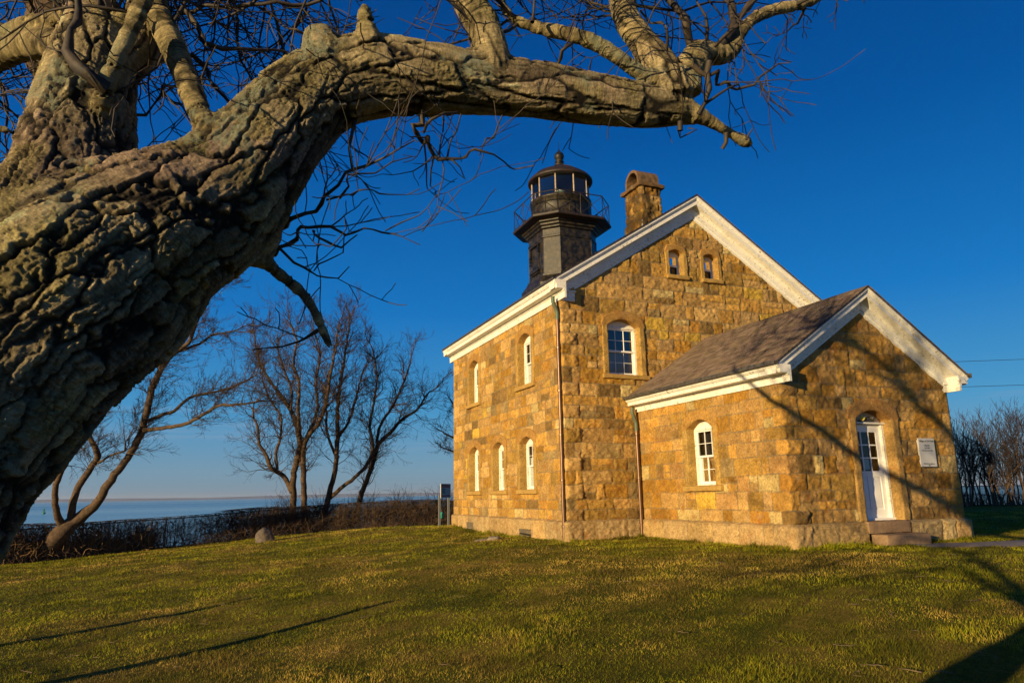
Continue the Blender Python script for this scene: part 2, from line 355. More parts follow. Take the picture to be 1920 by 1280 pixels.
# ------------------------------------------------------------------ lighthouse: walls
PAL = np.array([(.43, .238, .050), (.37, .220, .068), (.44, .272, .088), (.34, .200, .042), (.30, .155, .022), (.37, .185, .030),
                (.37, .230, .085), (.46, .340, .130), (.20, .120, .035), (.36, .205, .065), (.47, .300, .045), (.27, .185, .070)])
PW = np.array([.20, .18, .12, .16, .08, .04, .02, .05, .08, .01, .02, .04])
house = tag(empty("lighthouse_building", (4.5, 4.5, 0)), "golden brown stone lighthouse keeper's house with black iron lantern tower on its roof", "lighthouse")
def build_walls(name, pts, norms, steps, relief, z0, z1, zt, openings, limits, seed, tone, parent):
    rng = np.random.default_rng(seed)
    Ls = [math.dist(pts[i], pts[i+1]) for i in range(len(pts)-1)]; cum = np.concatenate([[0], np.cumsum(Ls)])
    cols = []; segc = []
    for i, Lg in enumerate(Ls):
        n = max(2, int(round(Lg/steps[i]))); u = np.linspace(0, Lg, n+1)
        if i < len(Ls)-1: u = u[:-1]
        cols.append(cum[i]+u); segc.append(np.full(len(u), i))
    t = np.concatenate(cols); sg = np.concatenate(segc)
    X = np.empty((len(t), 2)); D = np.empty((len(t), 2))
    for i in range(len(Ls)):
        m = sg == i; a = np.array(pts[i]); b = np.array(pts[i+1]); X[m] = a+(b-a)*((t[m]-cum[i])/Ls[i])[:, None]; D[m] = norms[i]
    for i in range(1, len(Ls)):
        k = np.where(np.isclose(t, cum[i]))[0]; D[k] = np.array(norms[i-1])+np.array(norms[i])
    zs = np.concatenate([np.arange(z0, zt-.06, .03), np.arange(zt-.06, zt+.03, .0151), np.arange(zt+.03, z1, .026)])
    # courses
    zc = [z0, zt]
    while zc[-1] < z1+.5: zc.append(zc[-1]+rng.choice([.26, .31, .34, .38, .42]))
    zc = np.array(zc); ci = np.clip(np.searchsorted(zc, zs, 'right')-1, 0, len(zc)-2)
    nC, nR = len(t), len(zs)
    H = np.zeros((nC, nR)); C = np.zeros((nC, nR, 3)); mort = np.array([.21, .155, .078])
    rel = np.array(relief)[sg]
    P3 = np.stack([np.repeat(t, nR), np.tile(zs, nC), np.zeros(nC*nR)], 1)
    nz = fbm(P3*np.array([11, 13, 1]), seed, 4, .55).reshape(nC, nR); nz2 = fbm(P3*4.0+9, seed+5, 3).reshape(nC, nR)
    jit = .018*vnoise(P3*5, seed+2).reshape(nC, nR)+.010*vnoise(P3*19, seed+8).reshape(nC, nR)
    for c in range(len(zc)-1):
        rows = np.where(ci == c)[0]
        if not len(rows): continue
        js = [0.0]
        while js[-1] < cum[-1]: js.append(js[-1]+(rng.uniform(.7, 1.25) if c == 0 else rng.choice([.28, .38, .5, .62, .8])*rng.uniform(.85, 1.15)))
        js = np.array(js); quo = []
        for k in range(1, len(Ls)):
            a, b = (cum[k]-.26, cum[k]+.46) if c % 2 else (cum[k]-.5, cum[k]+.27)
            if c == 0: a, b = cum[k]-.45, cum[k]+.40
            js = js[(js < a-.14) | (js > b+.14)]; js = np.sort(np.append(js, [a, b])); quo.append((a, b, k))
        ji = np.clip(np.searchsorted(js, t, 'right')-1, 0, len(js)-2)
        hgt = zc[c+1]-zc[c]; ns = len(js)
        split = (rng.random(ns) < .22) & (hgt > .33) & (c > 0); sp = rng.uniform(.4, .6, ns)
        for a, b, k in quo: split[np.searchsorted(js, a+.01)-1] = False
        rc = rng.random((ns, 2)); pi = rng.choice(len(PAL), (ns, 2), p=PW); br = rng.uniform(.80, 1.2, (ns, 2)); tilt = rng.uniform(-1, 1, (ns, 2, 2))
        zz = zs[rows][None, :]+jit[:, rows]; tt = t[:, None]+jit[:, rows]
        du = np.minimum(tt-js[ji][:, None], js[ji+1][:, None]-tt)
        mid = zc[c]+hgt*sp[ji][:, None]; s_ = split[ji][:, None]
        lo = np.where(s_ & (zz > mid), mid, zc[c]); hi = np.where(s_ & (zz <= mid), mid, zc[c+1]); k2 = (s_ & (zz > mid)).astype(int)
        dz = np.minimum(zz-lo, hi-zz)
        if c == 0: dz = np.minimum(dz, .2)*0+np.where(zz > zt-.03, .1, .2)
        d = np.minimum(du, dz); pil = sstep(.003, .021, d); bul = sstep(0, .12, d)
        jj = np.repeat(ji[:, None], len(rows), 1)
        hb = (.006+.022*rc[jj, k2]); tl = tilt[jj, k2, 0]*(zz-(lo+hi)/2)*.07+tilt[jj, k2, 1]*.012
        rg = np.abs(nz2[:, rows])*.02; h = pil*(hb+bul*.010+tl+nz[:, rows]*.036-rg)*rel[:, None]+.005*nz2[:, rows]
        for a, b, k in quo:
            m = (t > cum[k]+1e-4) & (t < b)
            if rel[np.where(m)[0]].max() > .8 and c > 0 and c % 2: h[m] += (pil[m]*(.022+.02*bul[m]))
        if c == 0: h += .085*(1-sstep(zt-.045, zt, zs[rows]))[None, :]
        H[:, rows] = h
        col = PAL[pi[jj, k2]]*br[jj, k2][..., None]
        if c == 0: col = col*.5+np.array([.42, .315, .165])*.5
        m3 = sstep(.003, .015, d)[..., None]; col = col*(1+.35*nz[:, rows, None]+.25*nz2[:, rows, None])
        C[:, rows] = col*m3+mort*(1-m3)
    # fade relief exactly at corners so that both faces meet
    for k in range(1, len(Ls)):
        f = sstep(0, .035, np.abs(t-cum[k])); base = .085*(1-sstep(zt-.045, zt, zs))
        H = H*f[:, None]+(base[None, :]+.012)*(1-f[:, None])
    C = C*np.array(tone)
    Vv = np.empty((nC, nR, 3)); Vv[..., 0] = X[:, 0:1]+D[:, 0:1]*H; Vv[..., 1] = X[:, 1:2]+D[:, 1:2]*H; Vv[..., 2] = zs[None, :]
    keep = np.ones((nC-1, nR-1), bool); ins = np.zeros((nC, nR), bool)
    for (k, uc, a0, a1, a2, hw) in openings:
        u = (t-cum[k]-uc)[:, None]; z = zs[None, :]; m_ = .07
        top = a1+(a2-a1)*np.sqrt(np.clip(1-(u/(hw+m_))**2, 0, 1))+m_
        ins |= ((sg == k)[:, None] & (np.abs(u) < hw+m_) & (z > a0-.04) & (z < top))
    for k, fn in limits.items():
        u = (t-cum[k])[:, None]; ins |= ((sg == k)[:, None] & (zs[None, :] > fn(u)))
    keep = ~(ins[:-1, :-1] & ins[1:, :-1] & ins[:-1, 1:] & ins[1:, 1:])
    i, j = np.nonzero(keep); q = i*nR+j
    F = np.stack([q, q+nR, q+nR+1, q+1], 1)
    used = np.zeros(nC*nR, bool); used[F.ravel()] = True; idx = np.cumsum(used)-1
    return mesh_np(name, Vv.reshape(-1, 3)[used], idx[F], M['stone'], parent, True, C.reshape(-1, 3)[used])

class Frame:
    def __init__(s, o, e, n): s.o = np.array(o, float); s.e = np.array(e, float); s.n = np.array(n, float)
    def __call__(s, u, d, z): return s.o+s.e*u+s.n*d+np.array([0, 0, z])
FA = Frame((0, HL_, 0), (0, -1, 0), (-1, 0, 0))        # side wall, u from the far corner
FB = Frame((0, 0, 0), (1, 0, 0), (0, -1, 0))           # gable wall
FC = Frame((HW_, 0, 0), (0, 1, 0), (1, 0, 0)); FD = Frame((HW_, HL_, 0), (-1, 0, 0), (0, 1, 0))
WL = Frame((WA, 0, 0), (0, -1, 0), (-1, 0, 0)); WF = Frame((WA, -WP, 0), (1, 0, 0), (0, -1, 0)); WR = Frame((WB, -WP, 0), (0, 1, 0), (1, 0, 0))
# openings: (frame, segment, centre u, sill z, spring z, crown z, half width)
OM = [(FA, 0, HL_-2.42, 1.26, 2.57, 2.76, .50), (FA, 0, HL_-4.64, 1.26, 2.57, 2.76, .50), (FA, 0, HL_-6.95, 1.26, 2.57, 2.76, .50),
      (FA, 0, HL_-2.42, 4.28, 5.62, 5.82, .50), (FA, 0, HL_-6.95, 4.28, 5.62, 5.82, .50),
      (FB, 1, 1.92, 4.28, 5.64, 5.84, .51), (FB, 1, 3.86, 7.33, 8.03, 8.12, .25), (FB, 1, 5.10, 7.33, 8.03, 8.12, .25),
      (FC, 2, 2.4, 1.26, 2.57, 2.76, .50), (FC, 2, 6.9, 1.26, 2.57, 2.76, .50), (FC, 2, 2.4, 4.28, 5.62, 5.82, .50), (FC, 2, 6.9, 4.28, 5.62, 5.82, .50)]
VENT = [(HL_-2.5, .44, -.12, .19), (HL_-7.2, .36, 0, .24)]
OW = [(WL, 0, 2.70, 1.26, 2.58, 2.78, .48), (WF, 1, 4.70-WA, .47, 2.58, 2.77, .535), (WR, 2, 2.7, 1.26, 2.58, 2.78, .48)]
mo = [(o[1], o[2], o[3], o[4], o[5], o[6]) for o in OM]+[(0, uc, z0-.0, z1-.07, z1-.07, hw-.07) for uc, hw, z0, z1 in VENT]
glim = lambda u: 9.24-.635*np.abs(u-HW_/2)
wlim = lambda u: 5.02-.657*np.abs(u-(WB-WA)/2)
low = lambda u: 6.42+u*0
main_wall = build_walls("stone_wall", [(0, HL_), (0, 0), (HW_, 0), (HW_, HL_), (0, HL_)], [(-1, 0), (0, -1), (1, 0), (0, 1)],
    [.027, .027, .08, .08], [.5, .92, .6, .6], -.55, 9.3, .46, mo, {0: low, 1: glim, 2: low, 3: glim}, 11, (1, 1, 1), house)
wo = [(o[1], o[2], (o[3] if i != 1 else -1), o[4], o[5], o[6]+(0.0 if i == 1 else 0)) for i, o in enumerate(OW)]
wing_wall = build_walls("stone_wall", [(WA, -.02), (WA, -WP), (WB, -WP), (WB, -.02)], [(-1, 0), (0, -1), (1, 0)],
    [.026, .026, .07], [.45, .95, .6], -.5, 5.1, .46, wo, {0: lambda u: 3.45+u*0, 1: wlim, 2: lambda u: 3.45+u*0}, 23, (.97, .95, .93), house)
# inner lining so that rooms stay dark behind the stone
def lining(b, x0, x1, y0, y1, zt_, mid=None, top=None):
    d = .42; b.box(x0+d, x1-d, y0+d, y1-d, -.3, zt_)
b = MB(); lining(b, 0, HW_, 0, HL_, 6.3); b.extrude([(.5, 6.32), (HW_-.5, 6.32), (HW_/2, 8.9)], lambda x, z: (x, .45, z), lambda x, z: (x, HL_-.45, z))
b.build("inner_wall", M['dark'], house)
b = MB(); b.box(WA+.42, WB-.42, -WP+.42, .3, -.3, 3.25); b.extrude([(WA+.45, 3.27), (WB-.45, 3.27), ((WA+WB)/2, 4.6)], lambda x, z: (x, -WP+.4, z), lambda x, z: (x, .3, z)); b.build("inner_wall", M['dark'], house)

rngS = np.random.default_rng(77)
def surround(fr, uc, z0, z1, z2, hw, jw, aw, parent, seed, tone=(.36, .225, .065), deep=.30, ear=.05, proud=.045):
    """dressed stone jambs and a one-piece segmental arch, one rough mesh"""
    inner = []; outer = []; part = []
    n = max(4, int((z1-z0)/.05))
    for k in range(n+1): z = z0+(z1-z0)*k/n; inner.append((-hw, z)); outer.append((-hw-jw, z)); part.append(0)
    na = max(10, int(2*hw/.05))
    outer.append((-hw-jw-ear, z1+.002)); inner.append((-hw, z1+.002)); part.append(1)
    for k in range(1, na):
        a = -1+2*k/na; inner.append((a*hw, z1+(z2-z1)*math.sqrt(1-a*a*.98) if False else z1+(z2-z1)*(1-a*a)))
        s_ = min(1, (1-abs(a))/.28); s_ = s_*s_*(3-2*s_)
        outer.append((a*(hw+jw+ear), z1+.16+(z2-z1+aw-.16)*(1-a*a)**.8 if abs(a) < .97 else z1+.16)); part.append(1)
    outer.append((hw+jw+ear, z1+.002)); inner.append((hw, z1+.002)); part.append(1)
    for k in range(n+1): z = z1+(z0-z1)*k/n; inner.append((hw, z)); outer.append((hw+jw, z)); part.append(2)
    I = np.array(inner); O = np.array(outer); m = len(I); pr = np.array(part)
    rows = [];
    rows.append((I, np.full(m, -deep))); rows.append((I, np.full(m, -deep*.66))); rows.append((I, np.full(m, -deep*.33))); rows.append((I, np.full(m, proud-.012)))
    for f in (.03, .2, .4, .6, .8, .97): rows.append((I+(O-I)*f, np.full(m, proud)))
    rows.append((O, np.full(m, proud-.012))); rows.append((O, np.full(m, -.06)))
    V = np.concatenate([np.array([fr(uc+q[0], dd, q[1]) for q, dd in zip(a, d)]) for a, d in rows])
    nn = fbm(V*16+seed, seed, 4, .6)*.022+fbm(V*3+seed, seed+3, 2)*.008; lay = np.repeat(np.arange(len(rows)), m)
    msk = np.where(lay < 3, .25, np.where(lay < 10, 1.0, .8)); V = V+(fr.n[None, :])*(nn*msk)[:, None]+(fr.e[None, :])*(nn*np.where(lay < 4, .35, 0))[:, None]
    i = np.arange(len(rows)-1)[:, None]*m; j = np.arange(m-1)[None, :]
    F = np.stack([i+j, i+j+1, i+m+j+1, i+m+j], -1).reshape(-1, 4)
    cols = np.array([(tone), (np.array(tone)*np.array([.98, .86, .8])), tuple(np.array(tone)*1.03)])[pr]; cols = np.tile(cols, (len(rows), 1))
    cols = cols*.93*(1+.45*fbm(V*6, seed+9, 4, .6))[:, None]
    return mesh_np("stone_surround", V, F, M['stone'], parent, False, cols)
def rough_block(name, fr, u0, u1, d0, d1, z0, z1, parent, seed, tone=(.35, .22, .075), amp=.012, step=.05, m='dressed'):
    V = []; F = []
    def face(o, a, b, na, nb):
        k = sum(len(v) for v in V); A = np.linspace(0, 1, na+1); B = np.linspace(0, 1, nb+1)
        g = o+A[:, None, None]*a+B[None, :, None]*b; V.append(g.reshape(-1, 3)); i = np.arange(na)[:, None]*(nb+1); j = np.arange(nb)[None, :]
        F.append(np.stack([i+j, i+nb+1+j, i+nb+2+j, i+j+1], -1).reshape(-1, 4)+k)
    q = lambda x: max(2, int(x/step)); U, Dd, Z = np.array([u1-u0, 0, 0.]), np.array([0, d1-d0, 0.]), np.array([0, 0, z1-z0]); O = np.array([u0, d0, z0])
    for o, a, b in ((O, U, Z), (O+Dd, U, Z), (O, Dd, Z), (O+U, Dd, Z), (O, U, Dd), (O+Z, U, Dd)): face(o, a, b, q(np.linalg.norm(a)), q(np.linalg.norm(b)))
    V = np.concatenate(V); F = np.concatenate(F); c = O+(U+Dd+Z)/2
    dr = (V-c); s_ = np.abs(dr)/(np.array([u1-u0, d1-d0, z1-z0])/2+1e-9)
    near = np.sort(s_, 1)[:, 1]; V = V-dr*0.0
    rr = sstep(.86, 1.0, near)*.012; V = V-np.sign(dr)*(s_ > .999)*rr[:, None]
    V = V+np.stack([fbm(V*9+seed+k*5, seed+k, 3)*amp for k in range(3)], 1)
    W = fr.o+V[:, :1]*fr.e+V[:, 1:2]*fr.n+V[:, 2:]*np.array([0, 0, 1.0])
    col = np.array(tone)*(1+.2*fbm(W*4, seed+4, 3))[:, None]
    return mesh_np(name, W, F, M[m], parent, False, col)
def arch_top(hw, z1, z2, a): return z1+(z2-z1)*(1-a*a)
def sash(fr, uc, u0, u1, z0, z1, d, nc, nr, parent, st=.045, mw=.013):
    b = MB(); t_ = .04; T = fr
    b.box(u0, u0+st, d-t_, d, z0, z1, T); b.box(u1-st, u1, d-t_, d, z0, z1, T); b.box(u0+st, u1-st, d-t_, d, z0, z0+st, T); b.box(u0+st, u1-st, d-t_, d, z1-st, z1, T)
    for k in range(1, nc): u = u0+st+(u1-u0-2*st)*k/nc; b.box(u-mw/2, u+mw/2, d-t_+.01, d-.006, z0+st, z1-st, T)
    for k in range(1, nr): z = z0+st+(z1-z0-2*st)*k/nr; b.box(u0+st, u1-st, d-t_+.012, d-.008, z-mw/2, z+mw/2, T)
    o = b.build("sash", M['clean_white'], parent)
    return o
def window(fr, uc, z0, z1, z2, hw, parent, seed, curtain='low', small=False, tone=(.38, .235, .062)):
    hp = parent; rec = .20
    # frame with arched head panel
    b = MB(); fw = .055 if not small else .035; zt_ = z1-.02
    n = 12; outl = [(-hw, z0+.005)]+[(-hw+2*hw*k/n, arch_top(hw, z1, z2, -1+2*k/n)+.01) for k in range(n+1)]+[(hw, z0+.005)]
    ih = hw-fw; inn = [(ih, z0+.05), (ih, zt_), (-ih, zt_), (-ih, z0+.05)]
    b.box(uc-hw, uc-ih, -rec-.09, -rec+.012, z0+.003, zt_, fr); b.box(uc+ih, uc+hw, -rec-.09, -rec+.012, z0+.003, zt_, fr)
    b.box(uc-ih, uc+ih, -rec-.09, -rec+.03, z0+.003, z0+.05, fr)
    prof = [(-hw, zt_)]+[(-hw+2*hw*k/n, arch_top(hw, z1, z2, -1+2*k/n)+.015) for k in range(n+1)]+[(hw, zt_)]
    b.extrude(prof, lambda u, z: fr(uc+u, -rec-.08, z), lambda u, z: fr(uc+u, -rec+.008, z))
    if not small:
        pr2 = [(-hw+.03, zt_)]+[((-hw+.03)+2*(hw-.03)*k/n, arch_top(hw, z1, z2, -1+2*k/n)-.03) for k in range(n+1)]+[(hw-.03, zt_)]
        for k in range(len(pr2)-1):   # raised bead following the arch
            if k == 0 or k == len(pr2)-2: continue
            p_, q_ = pr2[k], pr2[k+1]; b.bar(fr(uc+p_[0], -rec+.012, p_[1]), fr(uc+q_[0], -rec+.012, q_[1]), .011, 5)
        b.box(uc-ih, uc+ih, -rec, -rec+.022, zt_-.01, zt_+.035, fr)
    win = b.build("window", M['paint'], hp)
    zm = (z0+.05+zt_)/2
    if small:
        for a, c_ in ((z0+.045, zm), (zm, zt_)): sash(fr, uc, uc-ih, uc+ih, a, c_, -rec-.02, 1, 1, win, .03)
    else:
        sash(fr, uc, uc-ih, uc+ih, zm-.02, zt_, -rec-.01, 3, 2, win); sash(fr, uc, uc-ih, uc+ih, z0+.05, zm+.02, -rec-.052, 3, 2, win)
    b = MB(); b.poly([fr(uc-ih, -rec-.075, z0+.05), fr(uc+ih, -rec-.075, z0+.05), fr(uc+ih, -rec-.075, zm), fr(uc-ih, -rec-.075, zm)]); b.build("pane", M['glass'], win)
    b = MB(); b.poly([fr(uc-ih, -rec-.035, zm+.003), fr(uc+ih, -rec-.035, zm+.003), fr(uc+ih, -rec-.035, zt_), fr(uc-ih, -rec-.035, zt_)]); b.build("pane", M['glass'], win)
    if curtain:
        b = MB(); zc_ = {'low': zm-.02, 'full': zt_-.05, 'mid': zm+.25}[curtain]; k = 40
        V = []; 
        for i in range(k+1):
            u = uc-ih+2*ih*i/k; dd = -rec-.10+.010*math.sin(i*1.35)+.006*math.sin(i*3.1); V += [fr(u, dd, z0+.05), fr(u, dd, zc_)]
        F = [(2*i, 2*i+2, 2*i+3, 2*i+1) for i in range(k)]; mesh_np("curtain", np.array(V), np.array(F), M['curtain'], win)
    surround(fr, uc, z0, z1, z2, hw, .17 if not small else .13, .24 if not small else .17, win, seed, tone, ear=.04 if not small else .02)
    rough_block("stone_sill", fr, uc-hw-.22 if not small else uc-hw-.12, uc+hw+.24 if not small else uc+hw+.15, -.30, .10, z0-.13, z0+.004, win, seed+3, tone)
    return win
cur = ['mid', 'full', 'low', 'low', 'full', 'low', None, None, 'low', 'low', 'low', 'low']
for i, (fr, k, uc, z0, z1, z2, hw) in enumerate(OM): window(fr, uc, z0, z1, z2, hw, house, 40+i*7, cur[i], hw < .3)
fr, k, uc, z0, z1, z2, hw = OW[0]; window(fr, uc, z0, z1, z2, hw, house, 301, 'low', False, (.40, .25, .065))
fr, k, uc, z0, z1, z2, hw = OW[2]; window(fr, uc, z0, z1, z2, hw, house, 331, 'low')
for uc, hw, z0, z1 in VENT:   # cellar vents in the footing
    b = MB(); b.box(uc-hw, uc+hw, -.30, .055, z0, z0+.02, FA); b.box(uc-hw, uc+hw, -.30, .082, z1-.02, z1, FA); b.box(uc-hw, uc-hw+.03, -.30, .082, z0, z1, FA); b.box(uc+hw-.03, uc+hw, -.30, .082, z0, z1, FA)
    b.box(uc-hw, uc+hw, -.33, -.28, z0, z1, FA)
    o = b.build("cellar_vent", M['slate'], house)
    b = MB()
    if hw > .4:
        b.bar(FA(uc-hw, .06, z0+.16), FA(uc+.1, -.05, z0+.11), .022); b.bar(FA(uc+.1, -.05, z0+.11), FA(uc+.28, -.12, z0+.26), .02); b.bar(FA(uc+.14, -.1, z0+.02), FA(uc+.16, -.16, z1-.03), .018); b.build("rusty_pipe", M['rust'], o)

# ------------------------------------------------------------------ door
DU = 4.70-WA; DHW = .535
door_o = None
surround(WF, DU, .47, 2.58, 2.77, DHW, .19, .26, house, 411, (.37, .225, .07), .30, .06)
b = MB(); n = 12; rec = .24
b.box(DU-DHW, DU-DHW+.085, -rec-.08, -rec+.03, .49, 2.50, WF); b.box(DU+DHW-.085, DU+DHW, -rec-.08, -rec+.03, .49, 2.50, WF)
b.box(DU+DHW-.075, DU+DHW-.05, -rec+.03, -rec+.05, .49, 2.50, WF); b.box(DU+DHW-.03, DU+DHW-.005, -rec+.03, -rec+.045, .49, 2.50, WF)
b.box(DU-DHW, DU+DHW, -rec-.08, -rec+.09, 2.50, 2.535, WF)
prof = [(-DHW, 2.535)]+[(-DHW+2*DHW*k/n, arch_top(DHW, 2.58, 2.77, -1+2*k/n)+.01) for k in range(n+1)]+[(DHW, 2.535)]
b.extrude(prof, lambda u, z: WF(DU+u, -rec-.07, z), lambda u, z: WF(DU+u, -rec-.03, z))
dframe = b.build("door_frame", M['paint'], house)
l0, l1, dz0, dz1 = DU-DHW+.085, DU+DHW-.085, .515, 2.49
b = MB(); dd = -rec-.015; st = .11
def rail(u0, u1, z0, z1, d_=0): b.box(u0, u1, dd-.045, dd+d_, z0, z1, WF)
gz0, gz1 = dz0+.98, dz1-.16
rail(l0, l0+st, dz0, dz1); rail(l1-st, l1, dz0, dz1); rail(l0+st, l1-st, dz0, dz0+.17); rail(l0+st, l1-st, gz0-.13, gz0); rail(l0+st, l1-st, gz1, dz1)
um = (l0+l1)/2; rail(um-.05, um+.05, dz0+.17, gz0-.13)
for a, c_ in ((l0+st, um-.05), (um+.05, l1-st)):
    b.box(a, c_, dd-.04, dd-.014, dz0+.17, gz0-.13, WF)
    b.hexa([WF(a+.03, dd-.014, dz0+.21), WF(c_-.03, dd-.014, dz0+.21), WF(c_-.055, dd-.002, dz0+.24), WF(a+.055, dd-.002, dz0+.24), WF(a+.03, dd-.014, gz0-.17), WF(c_-.03, dd-.014, gz0-.17), WF(c_-.055, dd-.002, gz0-.20), WF(a+.055, dd-.002, gz0-.20)])
for k in (1, 2):
    u = l0+st+(l1-l0-2*st)*k/3; b.box(u-.014, u+.014, dd-.03, dd-.002, gz0, gz1, WF); z = gz0+(gz1-gz0)*k/3; b.box(l0+st, l1-st, dd-.028, dd-.004, z-.014, z+.014, WF)
door = b.build("door", M['clean_white'], house)
b = MB(); b.poly([WF(l0+st, dd-.02, gz0), WF(l1-st, dd-.02, gz0), WF(l1-st, dd-.02, gz1), WF(l0+st, dd-.02, gz1)]); b.build("pane", M['glass'], door)
b = MB(); b.box(um-.08, um+.08, dd-.036, dd-.026, gz0+.03, gz0+.25, WF); b.build("paper_notice", M['clean_white'], door)
b = MB(); b.box(l0+.01, l1-.01, dd-.35, dd-.30, dz0, dz1, WF); b.build("dark_hall", M['dark'], door)
M['brass'] = simple("dull_brass", (.35, .24, .08), None, rough=.35, metal=1)
b = MB(); b.bar(WF(l0+.06, dd, 1.42), WF(l0+.06, dd+.06, 1.42), .012, 8); b.bar(WF(l0+.06, dd+.055, 1.42), WF(l0+.16, dd+.055, 1.42), .011, 8); b.build("handle", M['brass'], door)
b = MB(); b.box(DU-DHW, DU+DHW, -rec-.10, -rec+.07, .468, .515, WF); b.build("door_threshold", M['clean_white'], house)
# lamp pair above the door
M['yellow'] = simple("yellow_bulb", (.72, .55, .05), (.85, .7, .2), 20, .3)
b = MB(); b.box(DU-.22, DU+.20, -.19, -.13, 2.545, 2.575, WF); b.box(DU-.02, DU+.06, -.2, -.12, 2.57, 2.63, WF); fl = b.build("floodlight", M['gutter'], house)
def bulb(u, ax, m, nm):
    b = MB(); c = WF(u, -.15, 2.625); d = np.array(ax, float); d /= np.linalg.norm(d); a = np.cross(d, (0, 0, 1.)); a /= np.linalg.norm(a); e = np.cross(d, a)
    b.rings([[c+d*x+r_*(math.cos(t_)*a+math.sin(t_)*e) for t_ in np.linspace(0, 2*math.pi, 15)[:-1]] for x, r_ in ((-.07, .02), (-.03, .028), (.02, .055), (.05, .062), (.065, .05), (.07, .02))])
    return b.build(nm, m, fl, True)
bulb(DU-.14, (-.5, -.8, -.25), M['yellow'], "bulb"); bulb(DU+.14, (.6, -.8, -.2), M['gutter'], "lamp_housing")
# steps
rough_block("step", WF, DU-.62, DU+.60, -.22, .13, .22, .47, house, 501, (.24, .155, .09), .008)
rough_block("step", WF, DU-.52, DU+.72, .05, .46, -.12, .22, house, 505, (.25, .165, .095), .010)

# ------------------------------------------------------------------ roofs and cornices
def roof(name, xe0, xe1, xm, ze, zr, y0, y1, parent, seed, tone):
    rng = np.random.default_rng(seed); V = []; F = []; Cc = []; up = np.array
    b = MB(); t_ = .035
    b.extrude([(xe0, ze-.045), (xm, zr-.045), (xe1, ze-.045), (xe1, ze-.012), (xm, zr-.012), (xe0, ze-.012)], lambda x, z: (x, y0, z), lambda x, z: (x, y1, z)); base = b.build(name, M['gutter'], parent)
    for side in (0, 1):
        xe = xe0 if side == 0 else xe1; A = np.array([xe, 0, ze]); B = np.array([xm, 0, zr]); Ln = np.linalg.norm(B-A); d = (B-A)/Ln; nrm = np.array([-d[2], 0, d[0]]) if side == 0 else np.array([d[2], 0, -d[0]])
        rows = int(Ln/.13); 
        for r_ in range(rows+1):
            s0 = r_*Ln/(rows+.001); s1 = min(Ln, s0+Ln/rows+.03); y = y0-.012; off = rng.uniform(0, .3)
            first = True
            while y < y1+.012:
                wd = off if first and off > .05 else rng.choice([.12, .17, .22, .3]); first = False
                ya, yb = y, min(y+wd, y1+.012); y = yb; lift = rng.uniform(.008, .017); k = len(V)
                p = lambda s, yy, h: A+d*s+nrm*h+np.array([0, yy, 0])
                V += [p(s0, ya, lift-.002), p(s0, yb-.003, lift-.002), p(s1, yb-.003, .001), p(s1, ya, .001), p(s0, ya, -.012), p(s0, yb-.003, -.012)]
                F += [(k, k+1, k+2, k+3), (k+4, k+5, k+1, k)]
                c = np.array(tone)*rng.uniform(.72, 1.28)*np.array([1, rng.uniform(.93, 1.04), rng.uniform(.88, 1.05)]); Cc += [c]*6
    mesh_np("shingles", np.array(V), np.array(F), M['shingle'], base, False, np.array(Cc))
    return base
OE, OO = .335, .31
mx_ = HW_/2; ZR, ZE = 9.85, 6.75
main_roof = roof("roof", -OE-.03, HW_+OE+.03, mx_, ZE-.02, ZR, -OO-.045, HL_+OO+.04, house, 5, (.11, .080, .060))
wx = (WA+WB)/2; WZR, WZE = 5.478, 3.635
wing_roof = roof("roof", WA-OE-.03, WB+OE+.03, wx, WZE-.02, WZR, -WP-OO-.045, -.01, house, 6, (.135, .100, .078))
def eave(x, sgn, y0, y1, zb, zt_, k=1.0):
    """box cornice along an eave: frieze, bed mould, soffit, fascia and crown"""
    h = zt_-zb
    prof = [(-.01, zb), (.045, zb), (.045, zb+h*.36), (.075, zb+h*.40), (.075, zb+h*.47), (.105, zb+h*.50), (.27, zb+h*.50), (.27, zb+h*.74), (.30, zb+h*.78), (.335, zb+h*.90), (.335, zt_), (-.01, zt_)]
    b = MB(); b.extrude(prof, lambda u, z: (x-sgn*u, y0, z), lambda u, z: (x-sgn*u, y1, z)); return b.build("cornice", M['paint'], house)
eave(0, 1, -OO-.05, HL_+OO+.05, 6.22, 6.70); eave(HW_, -1, -OO-.05, HL_+OO+.05, 6.22, 6.70)
eave(WA, 1, -WP-OO-.05, -.03, 3.25, 3.585); eave(WB, -1, -WP-OO-.05, -.03, 3.25, 3.585)
def rake(xe, xm, zl_e, zl_m, yw, k, sgn=-1, start=.328):
    fr_ = [(-.012, .302), (.12, .302), (.075, .33), (.075, .58), (.045, .61), (.045, .68), (-.012, .68)]
    prof = [(-.01, .046), (.345, .046), (.345, .10), (.315, .155), (.29, .165), (.29, .30), (-.01, .30)]
    prof = [(a, c_*k if c_ > .05 else c_) for a, c_ in prof]; fr_ = [(a, c_*k) for a, c_ in fr_]
    s_ = 1 if xm > xe else -1; x2 = xe+s_*.272; z2 = zl_e+(zl_m-zl_e)*(x2-xe)/(xm-xe)
    b = MB(); b.extrude(fr_, lambda o, v: (x2, yw+sgn*o, z2-v), lambda o, v: (xm, yw+sgn*o, zl_m-v)); b.extrude(prof, lambda o, v: (xe, yw+sgn*o, zl_e-v), lambda o, v: (xm, yw+sgn*o, zl_m-v)); return b.build("rake_board", M['paint'], house)
sl = (ZR-ZE)/(mx_+OE)
for yw, sg_ in ((0, -1), (HL_, 1)):
    rake(-.32, mx_, ZR-sl*(mx_+.32), ZR, yw, 1.0, sg_); rake(HW_+.32, mx_, ZR-sl*(mx_+.32), ZR, yw, 1.0, sg_)
slw = (WZR-WZE)/((WB-WA)/2+OE)
